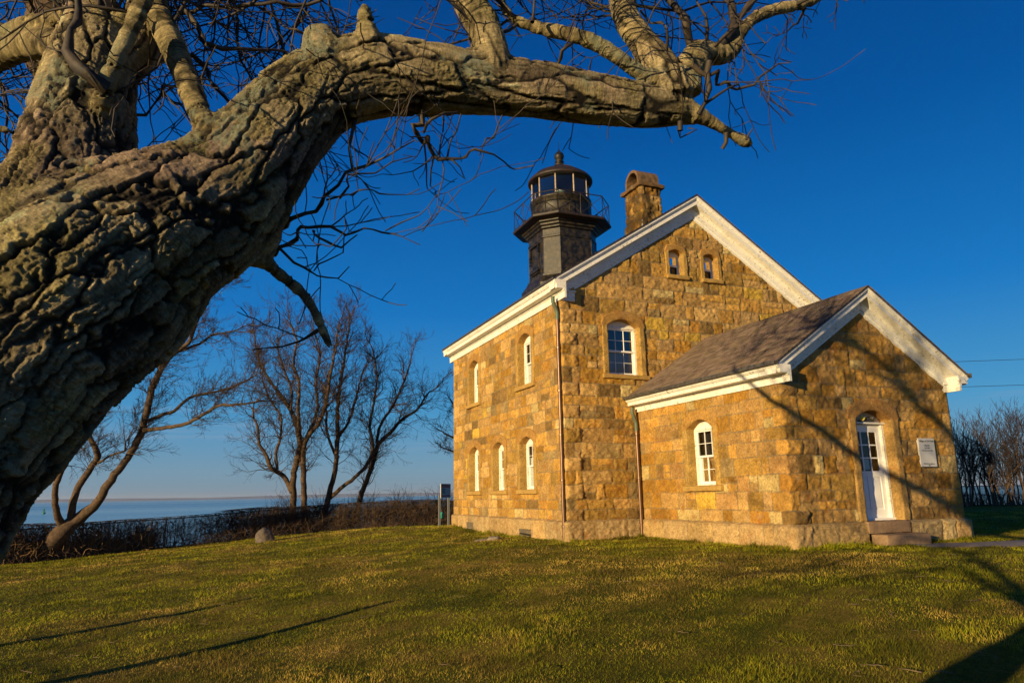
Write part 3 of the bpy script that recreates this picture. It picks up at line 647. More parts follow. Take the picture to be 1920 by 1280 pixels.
rake(WA-.32, wx, WZR-slw*((WB-WA)/2+.32), WZR, -WP, .80); rake(WB+.32, wx, WZR-slw*((WB-WA)/2+.32), WZR, -WP, .80)
for (x0, x1, yw, za, zb) in ((-.052, .42, 0, 6.215, 6.46), (HW_-.42, HW_+.052, 0, 6.215, 6.46), (WA-.052, WA+.10, -WP, 3.245, 3.42), (WB-.10, WB+.052, -WP, 3.245, 3.42)):
    b = MB(); b.box(x0, x1, yw-.058, yw+.02, za, zb); b.box(x0-.02, x1+.02, yw-.10, yw+.02, zb, zb+.05); b.build("cornice_return", M['paint'], house, bevel=.006)
# gutters
def gutter(x0, x1, y0, y1, z0, z1, wob=.004):
    b = MB(); n = 26; s_ = 1 if x1 > x0 else -1
    prof = [(0, 0), (0, 1), (.12, 1), (.12, .25), (.88, .25), (.88, 1), (1, 1), (1, .1), (.85, 0)]
    rs = random.Random(3); rr = []
    for i in range(n+1):
        y = y0+(y1-y0)*i/n; dz = rs.uniform(-wob, wob); rr.append([(x0+(x1-x0)*u, y, z0+dz+(z1-z0)*v) for u, v in prof])
    b.rings(rr); return b.build("gutter", M['gutter'], house)
gutter(WA-.30, WA-.415, -WP-OO-.06, -.03, 3.575, 3.66); gutter(WB+.30, WB+.44, -WP-OO-.06, -.03, 3.56, 3.67)
gutter(-.31, -.375, -OO-.06, HL_+OO, 6.695, 6.745); gutter(HW_+.31, HW_+.40, -OO-.06, HL_+OO, 6.68, 6.76)
# downspouts
def downspout(x, y, ztop, gx, r_, elbow_mat):
    zb = float(ground(np.array(x), np.array(y)))
    P, r0 = smooth_path([(x, y, ztop-.55), (x, y, 3.0 if ztop > 5 else 1.9), (x, y, zb+.05)], [r_]*3, .4); V, F = tube_arrays([(P, r0)], 10)
    d = mesh_np("downspout", V, F, M['copper'], house, True)
    P, r0 = smooth_path([(gx, y-.02, ztop+.02), (gx, y-.02, ztop-.12), (gx+(x-gx)*.35, y-.01, ztop-.22), (x-.02, y, ztop-.34), (x, y, ztop-.42), (x, y, ztop-.60)], [r_*1.1]*6, .04); V, F = tube_arrays([(P, r0)], 10)
    mesh_np("elbow", V, F, elbow_mat, d, True)
    z = zb+.35
    while z < ztop-.6:
        b = MB(); b.lathe([(r_*1.22, 0), (r_*1.3, .01), (r_*1.3, .04), (r_*1.22, .05)], (x, y, z), 12); b.box(x, x+.1, y-.012, y+.012, z, z+.035); b.build("strap", M['copper'], d); z += 1.15
downspout(-.075, .06, 6.30, -.20, .048, M['verdigris']); downspout(WA-.11, -.14, 3.34, WA-.22, .045, M['verdigris'])

# ------------------------------------------------------------------ chimney
cx, cy_ = 4.54, 2.5; hx, hy = .39, .475
def chim():
    rng = np.random.default_rng(9); V = []; F = []; Cc = []; z = 9.85; k = 0
    pts = [(cx-hx, cy_+hy), (cx-hx, cy_-hy), (cx+hx, cy_-hy), (cx+hx, cy_+hy), (cx-hx, cy_+hy)]
    per = np.cumsum([0]+[math.dist(pts[i], pts[i+1]) for i in range(4)]); st = .03; t = np.arange(0, per[-1], st); zs = np.arange(9.6, 11.09, .03)
    X = np.stack([np.interp(t, per, [p[0] for p in pts]), np.interp(t, per, [p[1] for p in pts])], 1)
    D = X-np.array([cx, cy_]); D = D/np.maximum(np.abs(D[:, :1])/hx, np.abs(D[:, 1:])/hy); D = np.stack([np.where(np.abs(np.abs(D[:, 0])-hx) < 1e-3, np.sign(D[:, 0]), 0), np.where(np.abs(np.abs(D[:, 1])-hy) < 1e-3, np.sign(D[:, 1]), 0)], 1)
    zc = np.array([9.5, 9.98, 10.28, 10.54, 10.80, 11.12]); ci = np.searchsorted(zc, zs, 'right')-1
    H = np.zeros((len(t), len(zs))); C = np.zeros((len(t), len(zs), 3))
    P3 = np.stack([np.repeat(t, len(zs)), np.tile(zs, len(t)), np.zeros(len(t)*len(zs))], 1); nz = fbm(P3*9, 4, 4).reshape(len(t), len(zs))
    for c in range(len(zc)-1):
        rows = np.where(ci == c)[0]; js = np.concatenate([[0], np.sort(np.concatenate([per[:-1][1:]-(.3 if c % 2 else .0)-.12, per[1:]-(.45 if c % 2 else .62)])), [per[-1]+1]])
        ji = np.searchsorted(js, t, 'right')-1; du = np.minimum(t-js[ji], js[ji+1]-t)[:, None]; dz = np.minimum(zs[rows]-zc[c], zc[c+1]-zs[rows])[None, :]; d = np.minimum(du, dz)
        r_ = rng.random(len(js)); pi = rng.choice([0, 2, 4, 5, 8, 3], len(js)); pil = sstep(.005, .04, d)
        H[:, rows] = pil*(.014+.03*r_[ji][:, None]+.06*nz[:, rows])+(.03 if c == 0 else 0); m3 = sstep(.0, .02, d)[..., None]
        C[:, rows] = (PAL[pi[ji]]*(.75+.5*r_[ji])[:, None])[:, None, :]*m3+np.array([.2, .15, .09])*(1-m3)
    H += .03*(1-sstep(9.9, 10.0, zs))[None, :]
    VV = np.empty((len(t), len(zs), 3)); VV[..., 0] = X[:, :1]+D[:, :1]*H; VV[..., 1] = X[:, 1:]+D[:, 1:]*H; VV[..., 2] = zs
    n, m = H.shape; i = np.arange(n)[:, None]; i2 = (i+1) % n; j = np.arange(m-1)[None, :]
    F = np.stack([i*m+j, i2*m+j, i2*m+j+1, i*m+j+1], -1).reshape(-1, 4)
    # soot streaks under the cap
    so = (.22+.62*sstep(-.25, .35, fbm(P3*np.array([5, 2.5, 1]), 8, 4)).reshape(n, m))[..., None]
    return mesh_np("chimney", VV.reshape(-1, 3), F, M['stone'], house, True, (C*so).reshape(-1, 3))
ch = chim()
FCH = Frame((cx, cy_, 0), (1, 0, 0), (0, -1, 0))
rough_block("chimney_cap", FCH, -hx-.13, hx+.13, -hy-.12, hy+.12, 11.08, 11.22, ch, 61, (.12, .07, .03), .03)
b = MB(); n = 20; ro, ri = .40, .32; sx = hx+.02
def arc(r_, x, up=1): return [(x, cy_+r_*math.cos(math.pi*k/n), 11.21+.22+r_*math.sin(math.pi*k/n)*1.0) for k in range(n+1)]
outer = [(cy_-ro, 11.21)]+[(cy_-ro*math.cos(math.pi*k/n), 11.43+ro*math.sin(math.pi*k/n)) for k in range(n+1)]+[(cy_+ro, 11.21)]
inner = [(cy_-ri, 11.21)]+[(cy_-ri*math.cos(math.pi*k/n), 11.41+ri*math.sin(math.pi*k/n)) for k in range(n+1)]+[(cy_+ri, 11.21)]
k = len(outer)
for x0, x1 in ((cx-sx, cx+sx),):
    b0 = len(b.v); b.v += [(x0, *q) for q in outer]+[(x0, *q) for q in inner]+[(x1, *q) for q in outer]+[(x1, *q) for q in inner]
    for i in range(k-1):
        b.f += [(b0+i, b0+i+1, b0+k+i+1, b0+k+i), (b0+2*k+i, b0+3*k+i, b0+3*k+i+1, b0+2*k+i+1), (b0+i, b0+2*k+i, b0+2*k+i+1, b0+i+1), (b0+k+i, b0+k+i+1, b0+3*k+i+1, b0+3*k+i)]
b.box(cx+sx*.45, cx+sx*.6, cy_-ri, cy_+ri, 11.21, 11.7)
b.build("chimney_hood", M['terracotta'], ch, False)
b = MB(); b.box(cx-hx-.045, cx+hx+.045, cy_-hy-.05, cy_+hy+.05, 9.45, 9.86); b.build("flashing", M['lead'], ch)

# ------------------------------------------------------------------ lantern tower
TX, TY = 4.54, 8.6
def octo(hb, mb): return [(-mb, -hb), (mb, -hb), (hb, -mb), (hb, mb), (mb, hb), (-mb, hb), (-hb, mb), (-hb, -mb)]
def oct_rings(b, levels):
    b.rings([[(TX+x, TY+y, z) for x, y in octo(h_, m_)] for h_, m_, z in levels])
b = MB(); oct_rings(b, [(1.52, .93, 8.6), (1.50, .92, 9.3), (1.30, .76, 9.62), (1.30, .76, 9.70), (1.23, .70, 9.72), (1.22, .70, 11.22), (1.25, .72, 11.24), (1.25, .72, 11.31), (1.22, .70, 11.33), (1.22, .70, 11.58), (1.30, .76, 11.62), (1.30, .76, 11.68), (1.38, .82, 11.72), (1.38, .82, 11.79), (1.46, .88, 11.83), (1.46, .88, 11.88), (1.46, .88, 11.90)])
# arrises of the iron plates, and the sunk panels
for x, y in octo(1.22, .70): b.bar((TX+x, TY+y, 9.72), (TX+x, TY+y, 11.22), .022, 6)
body = b.build("tower_body", M['iron'], house, bevel=.006)
FT = Frame((TX, TY, 0), (0, -1, 0), (-1, 0, 0))
b = MB(); b.box(-.34, .34, 1.215, 1.25, 10.1, 11.05, FT); b.box(-.28, .28, 1.25, 1.262, 10.16, 10.99, FT)
b.box(-.42, .42, 1.22, 1.36, 9.95, 10.03, FT); b.box(-.36, .36, 1.22, 1.30, 9.88, 9.95, FT); b.box(-.40, -.33, 1.22, 1.33, 10.55, 11.12, FT); b.box(.33, .40, 1.22, 1.33, 10.75, 11.12, FT); b.box(-.42, .42, 1.22, 1.34, 11.06, 11.12, FT)
for k in range(3): b.box(-.40, -.30, 1.28, 1.38, 10.35+.13*k, 10.40+.13*k, FT)
b.build("iron_window_shutter", M['iron'], house, bevel=.004)
b = MB(); oct_rings(b, [(1.46, .88, 11.885), (1.74, 1.0, 11.93), (1.78, 1.02, 11.93), (1.80, 1.04, 11.95), (1.80, 1.04, 12.03), (1.76, 1.01, 12.04)])
gal = b.build("gallery_deck", M['rust'], house)
b = MB(); ov = octo(1.74, 1.0); zr_ = 12.03; ht = .92
b2 = MB()
for i in range(8):
    a = np.array(ov[i]); c_ = np.array(ov[(i+1) % 8]); L_ = np.linalg.norm(c_-a); npan = 2 if i % 2 == 0 else 1
    P = lambda f, z: (TX+a[0]+(c_[0]-a[0])*f, TY+a[1]+(c_[1]-a[1])*f, zr_+z)
    b.bar(P(0, ht), P(1, ht), .022, 6)
    for k in range(npan+1): b.bar(P(k/npan, 0), P(k/npan, ht), .016, 6)
    for k in range(npan): b.bar(P(k/npan, .03), P((k+1)/npan, ht-.02), .012, 5); b.bar(P(k/npan, ht-.02), P((k+1)/npan, .03), .012, 5)
b.build("gallery_railing", M['rust'], house)
c0 = (TX, TY, 0)
b = MB(); b.lathe([(1.30, 12.03), (1.30, 12.08), (1.27, 12.09), (1.27, 13.02), (1.31, 13.04), (1.31, 13.14), (1.27, 13.16)], c0, 40)
for k in range(16):
    a = 2*math.pi*(k+.5)/16; b.bar((TX+1.275*math.cos(a), TY+1.275*math.sin(a), 12.1), (TX+1.275*math.cos(a), TY+1.275*math.sin(a), 13.03), .012, 5)
b.build("lantern_drum", M['iron'], house, True)
M['astragal'] = simple("weathered_lantern_mullion", (.42, .32, .20), (.25, .19, .12), 12, .6)
NP = 10; b = MB(); a0 = R(198)
gp = [(TX+1.22*math.cos(a0+2*math.pi*k/NP), TY+1.22*math.sin(a0+2*math.pi*k/NP)) for k in range(NP)]
for k, (x, y) in enumerate(gp):
    b.bar((x, y, 13.14), (x, y, 14.10), .032, 6); q = gp[(k+1) % NP]
    b.bar((x, y, 13.17), (*q, 13.17), .022, 4); b.bar((x, y, 14.06), (*q, 14.06), .022, 4)
lf = b.build("lantern_frame", M['astragal'], house)
for k in range(NP):
    q = gp[(k+1) % NP]; p = gp[k]; b = MB(); b.poly([(*p, 13.16), (*q, 13.16), (*q, 14.08), (*p, 14.08)]); b.build("pane", M['glass'], lf)
prof = [(1.24, 14.03), (1.36, 14.03), (1.385, 14.06), (1.385, 14.13), (1.32, 14.17)]
for k in range(1, 13):
    a = k/12*math.pi/2; f_ = k/12; prof.append((1.32+(.20-1.32)*f_**1.12, 14.17+.70*(f_**.80)))
prof.append((.17, 14.90)); prof.append((.19, 14.93))
b = MB(); b.lathe(prof, c0, 40)
for k in range(10):
    a = a0+2*math.pi*k/NP; pts = [(TX+r_*math.cos(a), TY+r_*math.sin(a), z+.008) for r_, z in prof[4:-2]]
    for p, q in zip(pts[:-1], pts[1:]): b.bar(p, q, .016, 5)
dome = b.build("lantern_dome", M['rust'], house, True)
b = MB(); b.lathe([(.24, 14.88), (.24, 14.93), (.17, 14.97), (.15, 15.04), (.20, 15.06), (.20, 15.10), (.12, 15.14), (.15, 15.18), (.205, 15.28), (.215, 15.36), (.19, 15.46), (.12, 15.54), (.05, 15.60), (.03, 15.66), (.014, 15.7), (.008, 16.15)], c0, 20); b.build("finial", M['iron'], dome, True)
M['lens'] = simple("green_tinted_lens", (.10, .28, .24), (.2, .4, .35), 10, .08, None, 0, 0, .9)
b = MB(); b.lathe([(.20, 13.02), (.20, 13.2), (.17, 13.22)], c0, 16); pd = b.build("lamp_pedestal", M['iron'], house)
b = MB(); b.lathe([(.17, 13.22), (.21, 13.3), (.21, 13.62), (.17, 13.70)], c0, 16); b.build("lens", M['lens'], pd, True)
b = MB(); b.lathe([(.22, 13.69), (.22, 13.73), (.1, 13.75)], c0, 16); b.build("lens_cap", M['clean_white'], pd)

# ------------------------------------------------------------------ plaque
M['plaque'] = simple("white_sign_face", (.50, .50, .48), (.56, .55, .53), 4, .45)
b = MB(); b.box(5.90-WA, 6.40-WA, .065, .085, 1.57, 2.19, WF); b.box(5.95-WA, 5.98-WA, 0, .066, 1.6, 2.15, WF); b.box(6.32-WA, 6.35-WA, 0, .066, 1.6, 2.15, WF)
pq = tag(b.build("wall_sign", M['plaque'], bevel=.003), "white upright village hall sign screwed to the stone wall right of the door", "sign")
M['ink'] = simple("dark_sign_lettering", (.03, .035, .05), None, rough=.6)
def text(s, x, z, size, parent, y, font_w=None, fr=None):
    cu = bpy.data.curves.new("lettering", 'FONT'); cu.body = s; cu.size = size; cu.align_x = 'CENTER'; cu.align_y = 'CENTER'; cu.extrude = .0015; cu.resolution_u = 3
    if font_w: cu.space_character = font_w
    o = bpy.data.objects.new("lettering", cu); COL.objects.link(o); bpy.context.view_layer.update()
    dg = bpy.context.evaluated_depsgraph_get(); me = bpy.data.meshes.new_from_object(o.evaluated_get(dg)); bpy.data.objects.remove(o)
    me.materials.clear(); me.materials.append(M['ink']); o = bpy.data.objects.new("lettering", me); COL.objects.link(o)
    o.rotation_euler = (R(90), 0, 0); o.location = (x, y, z)
    if parent: o.parent = parent
    return o
yw = -WP-.0875
for s, z, sz in (("Village of Old Field", 2.125, .058), ("Village Hall", 2.03, .036), ("Court Clerk", 1.98, .036), ("Code Enforcement Officer", 1.92, .033), ("Old Field Point Lighthouse", 1.635, .033), ("1868", 1.597, .030)): text(s, 6.15, z, sz, pq, yw)
# ------------------------------------------------------------------ lawn grass (short blades, denser near the viewer)
def grass_field():
    rng = np.random.default_rng(2); C0 = np.array([CP[0], CP[1]]); f2 = _f[:2]; r2 = _r[:2]
    n = 520000; dmin, dmax = 3.2, 34.0
    # density ~ d^-1.6 over a wedge wider than the picture
    u = rng.random(n); a = .4; d = (dmin**a+(dmax**a-dmin**a)*u)**(1/a); lat = rng.uniform(-.95, .95, n)*d
    XY = C0+d[:, None]*f2+lat[:, None]*r2
    x, y = XY[:, 0], XY[:, 1]
    inm = (x > -.09) & (x < HW_+.09) & (y > -.09) & (y < HL_+.09); inw = (x > WA-.1) & (x < WB+.1) & (y > -WP-.1) & (y <= 0); st = (x > 4.05) & (x < 5.45) & (y > -WP-.5) & (y < -WP)
    k = ~(inm | inw | st) & (y < fence_y(x)+1.0) & ~path_mask(x, y); x, y, d = x[k], y[k], d[k]; n = len(x)
    # longer grass left unmown against the walls
    m_ = 9000; fr_ = rng.random(m_); sd = rng.integers(0, 4, m_); of = .10+np.abs(rng.normal(0, .10, m_))
    wx_ = np.choose(sd, [-of, 0+fr_*WA, WA-of, WA+fr_*(WB-WA)]); wy_ = np.choose(sd, [fr_*HL_, -of, -fr_*WP, -WP-of]); kk = ~((wx_ > 4.0) & (wx_ < 5.5) & (wy_ < -WP))
    x = np.concatenate([x, wx_[kk]]); y = np.concatenate([y, wy_[kk]]); nb_ = int(kk.sum()); d = np.hypot(x-CP[0], y-CP[1]); n = len(x)
    z = ground(x, y)
    P = np.stack([x, y, z*0], 1)
    clump = fbm(P*1.6, 31, 4); dry = fbm(P*.55+5, 71, 4, .6)+.35*fbm(P*3.3, 77, 3); lush = fbm(P*np.array([.9, .9, 1]), 91, 3)
    h = (.009+.011*rng.random(n)+.017*sstep(.02, .45, clump)+.018*sstep(.1, .4, fbm(P*5.1, 37, 3)))*(1+.022*d)*np.where(rng.random(n) < .02, 1.7, 1)
    h[-nb_:] *= rng.uniform(1.2, 3.0, nb_)
    wd = (.0016+.0012*rng.random(n))*(1+.17*np.maximum(0, d-4)); ang = rng.uniform(0, 2*np.pi, n); lean = rng.uniform(.1, 1.1, n)*h; la = rng.uniform(0, 2*np.pi, n)
    bx, by = np.cos(ang)*wd, np.sin(ang)*wd
    B1 = np.stack([x-bx, y-by, z-.004], 1); B2 = np.stack([x+bx, y+by, z-.004], 1); T_ = np.stack([x+np.cos(la)*lean, y+np.sin(la)*lean, z+h], 1)
    V = np.stack([B1, B2, T_], 1).reshape(-1, 3); F = np.arange(3*n).reshape(-1, 3)
    g = np.array([.135, .175, .006]); g2 = np.array([.32, .265, .012]); s_ = np.array([.50, .33, .070])
    q = rng.random(n)[:, None]; col = g*(1-q)+g2*q; m = sstep(-.02, .38, dry+rng.normal(0, .16, n))[:, None]*.85; col = col*(1-m)+s_*m*(.6+.6*rng.random(n)[:, None])
    col = col*(.7+.5*rng.random(n))[:, None]*(1+.5*lush[:, None])*(.62+.75*sstep(-.3, .35, fbm(P*2.3, 131, 4)))[:, None]
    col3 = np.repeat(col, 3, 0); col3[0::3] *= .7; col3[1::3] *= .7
    mt = mat("grass_blades"); p = mt.node_tree.nodes["Principled BSDF"]; p.inputs["Roughness"].default_value = .7; p.inputs["Specular IOR Level"].default_value = .2
    a_ = N(mt, "ShaderNodeAttribute"); a_.attribute_name = "Col"; L(mt, a_.outputs["Color"], p.inputs["Base Color"])
    tr = N(mt, "ShaderNodeBsdfTranslucent"); L(mt, a_.outputs["Color"], tr.inputs[0]); mx = N(mt, "ShaderNodeMixShader"); mx.inputs[0].default_value = .3
    L(mt, p.outputs[0], mx.inputs[1]); L(mt, tr.outputs[0], mx.inputs[2]); L(mt, mx.outputs[0], mt.node_tree.nodes["Material Output"].inputs[0])
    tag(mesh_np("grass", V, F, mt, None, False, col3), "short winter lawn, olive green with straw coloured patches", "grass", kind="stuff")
# paved path from the steps to the right
PATH = np.array([(4.9, -6.05), (6.3, -6.5), (8.5, -6.9), (11, -7.9), (16, -10.2), (30, -16)])
def path_mask(x, y): 
    yc = np.interp(x, PATH[:, 0], PATH[:, 1]); return (x > 4.6) & (np.abs(y-yc) < .42)
def build_path():
    xs = np.concatenate([np.arange(4.55, 12, .15), np.arange(12, 30, .6)]); V = []
    for x in xs:
        yc = float(np.interp(x, PATH[:, 0], PATH[:, 1]))
        for o in (-.45, -.2, 0, .2, .45):
            y = yc+o; V.append((x, y, float(ground(np.array(x), np.array(y)))+.022-.01*(abs(o) > .4)))
    i = np.arange(len(xs)-1)[:, None]*5; j = np.arange(4)[None, :]; F = np.stack([i+j, i+5+j, i+6+j, i+1+j], -1).reshape(-1, 4)
    m = simple("worn_concrete_path", (.15, .125, .11), (.23, .19, .16), 6, .9, 60, .004)
    tag(mesh_np("path", np.array(V), F, m, smooth=True), kind="structure")
build_path()
grass_field()

# ------------------------------------------------------------------ bare trees
class Grow:
    def __init__(s, seed): s.rng = np.random.default_rng(seed); s.fine = []; s.mid = []
    def branch(s, p, d, length, r, lvl, up=.05, curl=.16, kids=4, seg=.25, spread=(25, 60), thr=.012, rmin=.0018, droop=0):
        rng = s.rng; n = max(3, int(length/seg)); P = [np.array(p, float)]; d = np.array(d, float); d /= np.linalg.norm(d); D = [d.copy()]
        for i in range(n):
            d = d+rng.normal(0, curl, 3)+np.array([0, 0, up]); d /= np.linalg.norm(d); P.append(P[-1]+d*length/n); D.append(d.copy())
        rr = np.linspace(r, max(rmin, r*.35), n+1)
        (s.mid if r > thr else s.fine).append((np.array(P), rr))
        if lvl > 0:
            for k in range(kids if lvl > 1 else max(2, kids)):
                i = int(rng.integers(max(1, n//4), n+1)); s.sprout(P[i], D[min(i, n)], rr[i]*rng.uniform(.5, .8), length*rng.uniform(.42, .75)*(1-.3*i/n), lvl-1, up, curl, kids, seg*.75, spread, thr, rmin)
            s.sprout(P[-1], D[-1], rr[-1], length*.6, lvl-1, up, curl, kids, seg*.75, (5, 20), thr, rmin)
    def sprout(s, p, d, r, length, lvl, up, curl, kids, seg, spread, thr, rmin):
        rng = s.rng; a = np.cross(d, rng.normal(0, 1, 3)); a /= np.linalg.norm(a)+1e-9; th = R(rng.uniform(*spread)); s.branch(p, d*math.cos(th)+a*math.sin(th), length, max(r, rmin), lvl, up, curl, kids, seg, spread, thr, rmin)
def px_chain(pts, depth):
    """list of (px,py,radius px[,depth]) -> world points and radii"""
    P = []; r_ = []
    for q in pts:
        dd = q[3] if len(q) > 3 else depth; P.append(at(q[0], q[1], dd)); r_.append(q[2]*dd/FPX)
    return np.array(P), np.array(r_)
def fine_on(g, P, r_, count, length, lvl, up=.04, curl=.18, kids=4, seg=.2, spread=(25, 70), lo=.3, **kw):
    rng = g.rng
    for k in range(count):
        i = int(rng.integers(int(len(P)*lo), len(P))); d = P[min(i+1, len(P)-1)]-P[max(i-1, 0)]; d /= np.linalg.norm(d)+1e-9
        g.sprout(P[i], d, min(r_[i]*.55, length*.016), length*rng.uniform(.5, 1.15), lvl, up, curl, kids, seg, spread, kw.get('thr', .012), kw.get('rmin', .0018))
def finish(name, label, cat, group, base, trunks, g, tm, wm, fm, parts=("trunk", "branches", "twigs"), sides=(9, 5, 3)):
    e = tag(empty(name, tuple(base)), label, cat, group)
    V, F = tube_arrays(trunks, sides[0]); 
    V = V+(fbm(V*9, 3, 3)[:, None])*0.012
    mesh_np(parts[0], V, F, tm, e, True)
    if len(g.mid) < 6: g.fine += g.mid; g.mid = []
    if g.mid: V, F = tube_arrays(g.mid, sides[1]); mesh_np(parts[1], V, F, wm, e, True)
    if g.fine: V, F = tube_arrays(g.fine, sides[2]); mesh_np(parts[2], V, F, fm, e)
    return e
def traced_tree(name, label, group, depth, base, chains, seed, twig_len, per_m, lvl=2, curl=.17, up=.05, end_lvl=3, end_len=1.0, kids=4, thr=.014, rmin=.004, lo=.45):
    g = Grow(seed); tr = []
    for c in chains:
        P, r_ = px_chain(c, depth); r_ = r_*.68; rng = g.rng; P[1:-1] += FW*rng.normal(0, .12, (len(P)-2, 1)) if len(P) > 2 else 0
        P, r_ = smooth_path(P, r_, .18); P = P+rng.normal(0, .012, P.shape)*np.minimum(1, np.arange(len(P))/3)[:, None]; tr.append((P, r_))
        ln = np.linalg.norm(np.diff(P, axis=0), axis=1).sum()
        fine_on(g, P, r_, int(ln*per_m), twig_len, lvl, up, curl, kids, .16, (20, 65), lo, thr=thr, rmin=rmin)
        d = P[-1]-P[-3]; g.branch(P[-1], d, end_len, r_[-1], end_lvl, up, curl, kids, .16, (15, 50), thr, rmin)
    return finish(name, label, "tree", group, base, tr, g, M['bark_far'], M['bark_far'], M['twig_far'])
def on_ground(px, py, d0):
    """ground point seen at this pixel, searched along the ray"""
    d = FW + RT*((px-960)/FPX) + UP*((640-py)/FPX)
    t = np.linspace(d0*.5, d0*1.8, 600); Q = CP+d*t[:, None]; gz = ground(Q[:, 0], Q[:, 1]); i = np.argmax(Q[:, 2] < gz); return Q[i], t[i]
# leaning three-stemmed tree at the left, in front of the fence
b0, dd0 = on_ground(88, 1048, 24)
D = dd0
traced_tree("bare_tree", "leaning three-stemmed bare tree at the left end of the fence", None, D, b0, [
    [(60, 1066, 30, D), (84, 1036, 27, D), (112, 1004, 25, D), (142, 975, 18, D), (178, 945, 12, D), (205, 905, 11, D), (238, 858, 9.5, D+.3), (258, 815, 10, D+.5), (272, 770, 9.5, D+.6), (283, 730, 9, D+.8), (302, 690, 8, D+.8), (322, 668, 7, D+1), (352, 640, 5.5, D+1), (372, 605, 4.5, D+1.2), (384, 570, 3.5, D+1.2), (398, 545, 2.5, D+1.3)],
    [(122, 995, 12, D), (112, 960, 9, D-.3), (110, 915, 8, D-.5), (122, 870, 7.5, D-.8), (140, 820, 7, D-1), (160, 760, 6, D-1), (172, 700, 5, D-1)],
    [(132, 985, 11, D), (140, 930, 9.5, D), (158, 895, 9, D+.1), (175, 865, 8.5, D+.2), (183, 845, 8, D+.2), (168, 815, 7, D+.2), (165, 780, 6, D+.3), (172, 740, 5, D+.3)],
    [(270, 806, 6, D+.5), (300, 803, 5.5, D+.3), (345, 795, 5, D), (385, 775, 4.5, D-.2), (410, 760, 4, D-.3), (455, 757, 3, D-.3), (490, 752, 2.5, D-.3)],
    [(276, 790, 6, D+.6), (300, 778, 5, D+.8), (330, 770, 4.5, D+1), (355, 745, 4, D+1.2), (385, 738, 3.5, D+1.4), (430, 728, 3, D+1.5), (465, 712, 2.5, D+1.6)],
    [(300, 692, 5, D+.8), (308, 660, 4, D+.6), (313, 630, 3.5, D+.4), (318, 600, 3, D+.4)], [(330, 660, 4, D+1), (370, 645, 3.5, D+1.2), (400, 628, 2.8, D+1.4), (440, 620, 2.2, D+1.5)],
    [(184, 868, 3.5, D+.2), (205, 855, 3, D), (232, 845, 2.6, D-.1), (236, 828, 2, D-.1)]],
    101, .95, 5.5, 2, .19, .05, 3, 1.0, 5, .012, .0045, .45)
# pair of trees at the fence
D1 = 33.6; b1 = at(556, 1002, D1)
traced_tree("bare_tree", "twin-trunked bare tree behind the fence with a pale broken stub on its left", "bare trees behind the left fence", D1, b1, [
    [(543, 1005, 9), (548, 940, 9), (550, 905, 8.5), (556, 870, 8), (563, 835, 8), (560, 805, 7), (545, 775, 6, D1+.5), (528, 745, 5, D1+.8), (505, 715, 4, D1+1), (485, 680, 3, D1+1.2), (478, 640, 2.2, D1+1.2)],
    [(570, 1003, 8), (571, 940, 8), (572, 890, 7.5), (570, 845, 7), (578, 820, 6), (600, 790, 5.5, D1-.4), (612, 750, 5, D1-.6), (618, 705, 4, D1-.8), (628, 660, 3, D1-.8), (632, 625, 2.3, D1-.8)],
    [(547, 922, 7), (530, 893, 6.5), (512, 876, 6, D1-.3), (498, 850, 5, D1-.4), (486, 832, 4.5, D1-.5), (483, 798, 3.6, D1-.5)],
    [(520, 880, 4.5, D1-.3), (518, 850, 4, D1-.2), (530, 815, 3.5, D1-.2), (524, 780, 3, D1-.2), (502, 750, 2.5, D1-.3), (495, 720, 2, D1-.3)],
    [(562, 812, 5.5), (558, 770, 5, D1-.3), (560, 725, 4, D1-.5), (550, 680, 3.2, D1-.6), (555, 640, 2.5, D1-.6), (545, 610, 2, D1-.6)],
    [(545, 775, 4, D1+.5), (545, 730, 3.5, D1+.8), (532, 690, 3, D1+1), (520, 650, 2.3, D1+1)], [(570, 830, 4.5), (592, 770, 4, D1+.6), (590, 720, 3.3, D1+.8), (598, 670, 2.6, D1+1), (592, 630, 2, D1+1)]],
    202, 1.4, 5.2, 2, .24, .07, 3, 1.25, 5, .012, .0040, .3)
D2 = 34.6; b2 = at(640, 1000, D2)
traced_tree("bare_tree", "vine-draped bare tree with two curving stems nearest the lighthouse wall", "bare trees behind the left fence", D2, b2, [
    [(600, 1000, 9), (612, 950, 8.5), (620, 915, 7.5), (630, 875, 6.5), (632, 820, 6), (634, 760, 5, D2+.3), (640, 700, 4, D2+.5), (650, 650, 3, D2+.6), (655, 610, 2.3, D2+.6)],
    [(616, 935, 6), (640, 915, 5.5, D2-.2), (665, 895, 5, D2-.3), (690, 868, 5, D2-.4), (700, 835, 4.5, D2-.4), (694, 800, 4, D2-.4), (700, 755, 3.3, D2-.5), (708, 705, 2.6, D2-.6), (700, 660, 2, D2-.6)],
    [(655, 1000, 9), (668, 960, 8), (682, 915, 7), (698, 872, 6.5), (708, 835, 6), (732, 810, 5, D2+.3), (755, 785, 4.2, D2+.5), (780, 770, 3.2, D2+.7), (800, 740, 2.4, D2+.8)],
    [(706, 845, 4.5), (712, 800, 4), (738, 760, 3.4, D2-.3), (758, 715, 2.8, D2-.5), (770, 680, 2, D2-.5)], [(633, 820, 4), (655, 790, 3.6, D2-.4), (668, 745, 3, D2-.6), (680, 700, 2.4, D2-.6)], [(632, 860, 4), (615, 815, 3.5, D2), (612, 760, 3, D2)]],
    303, 1.4, 5.2, 2, .24, .07, 3, 1.25, 5, .012, .0040, .3)
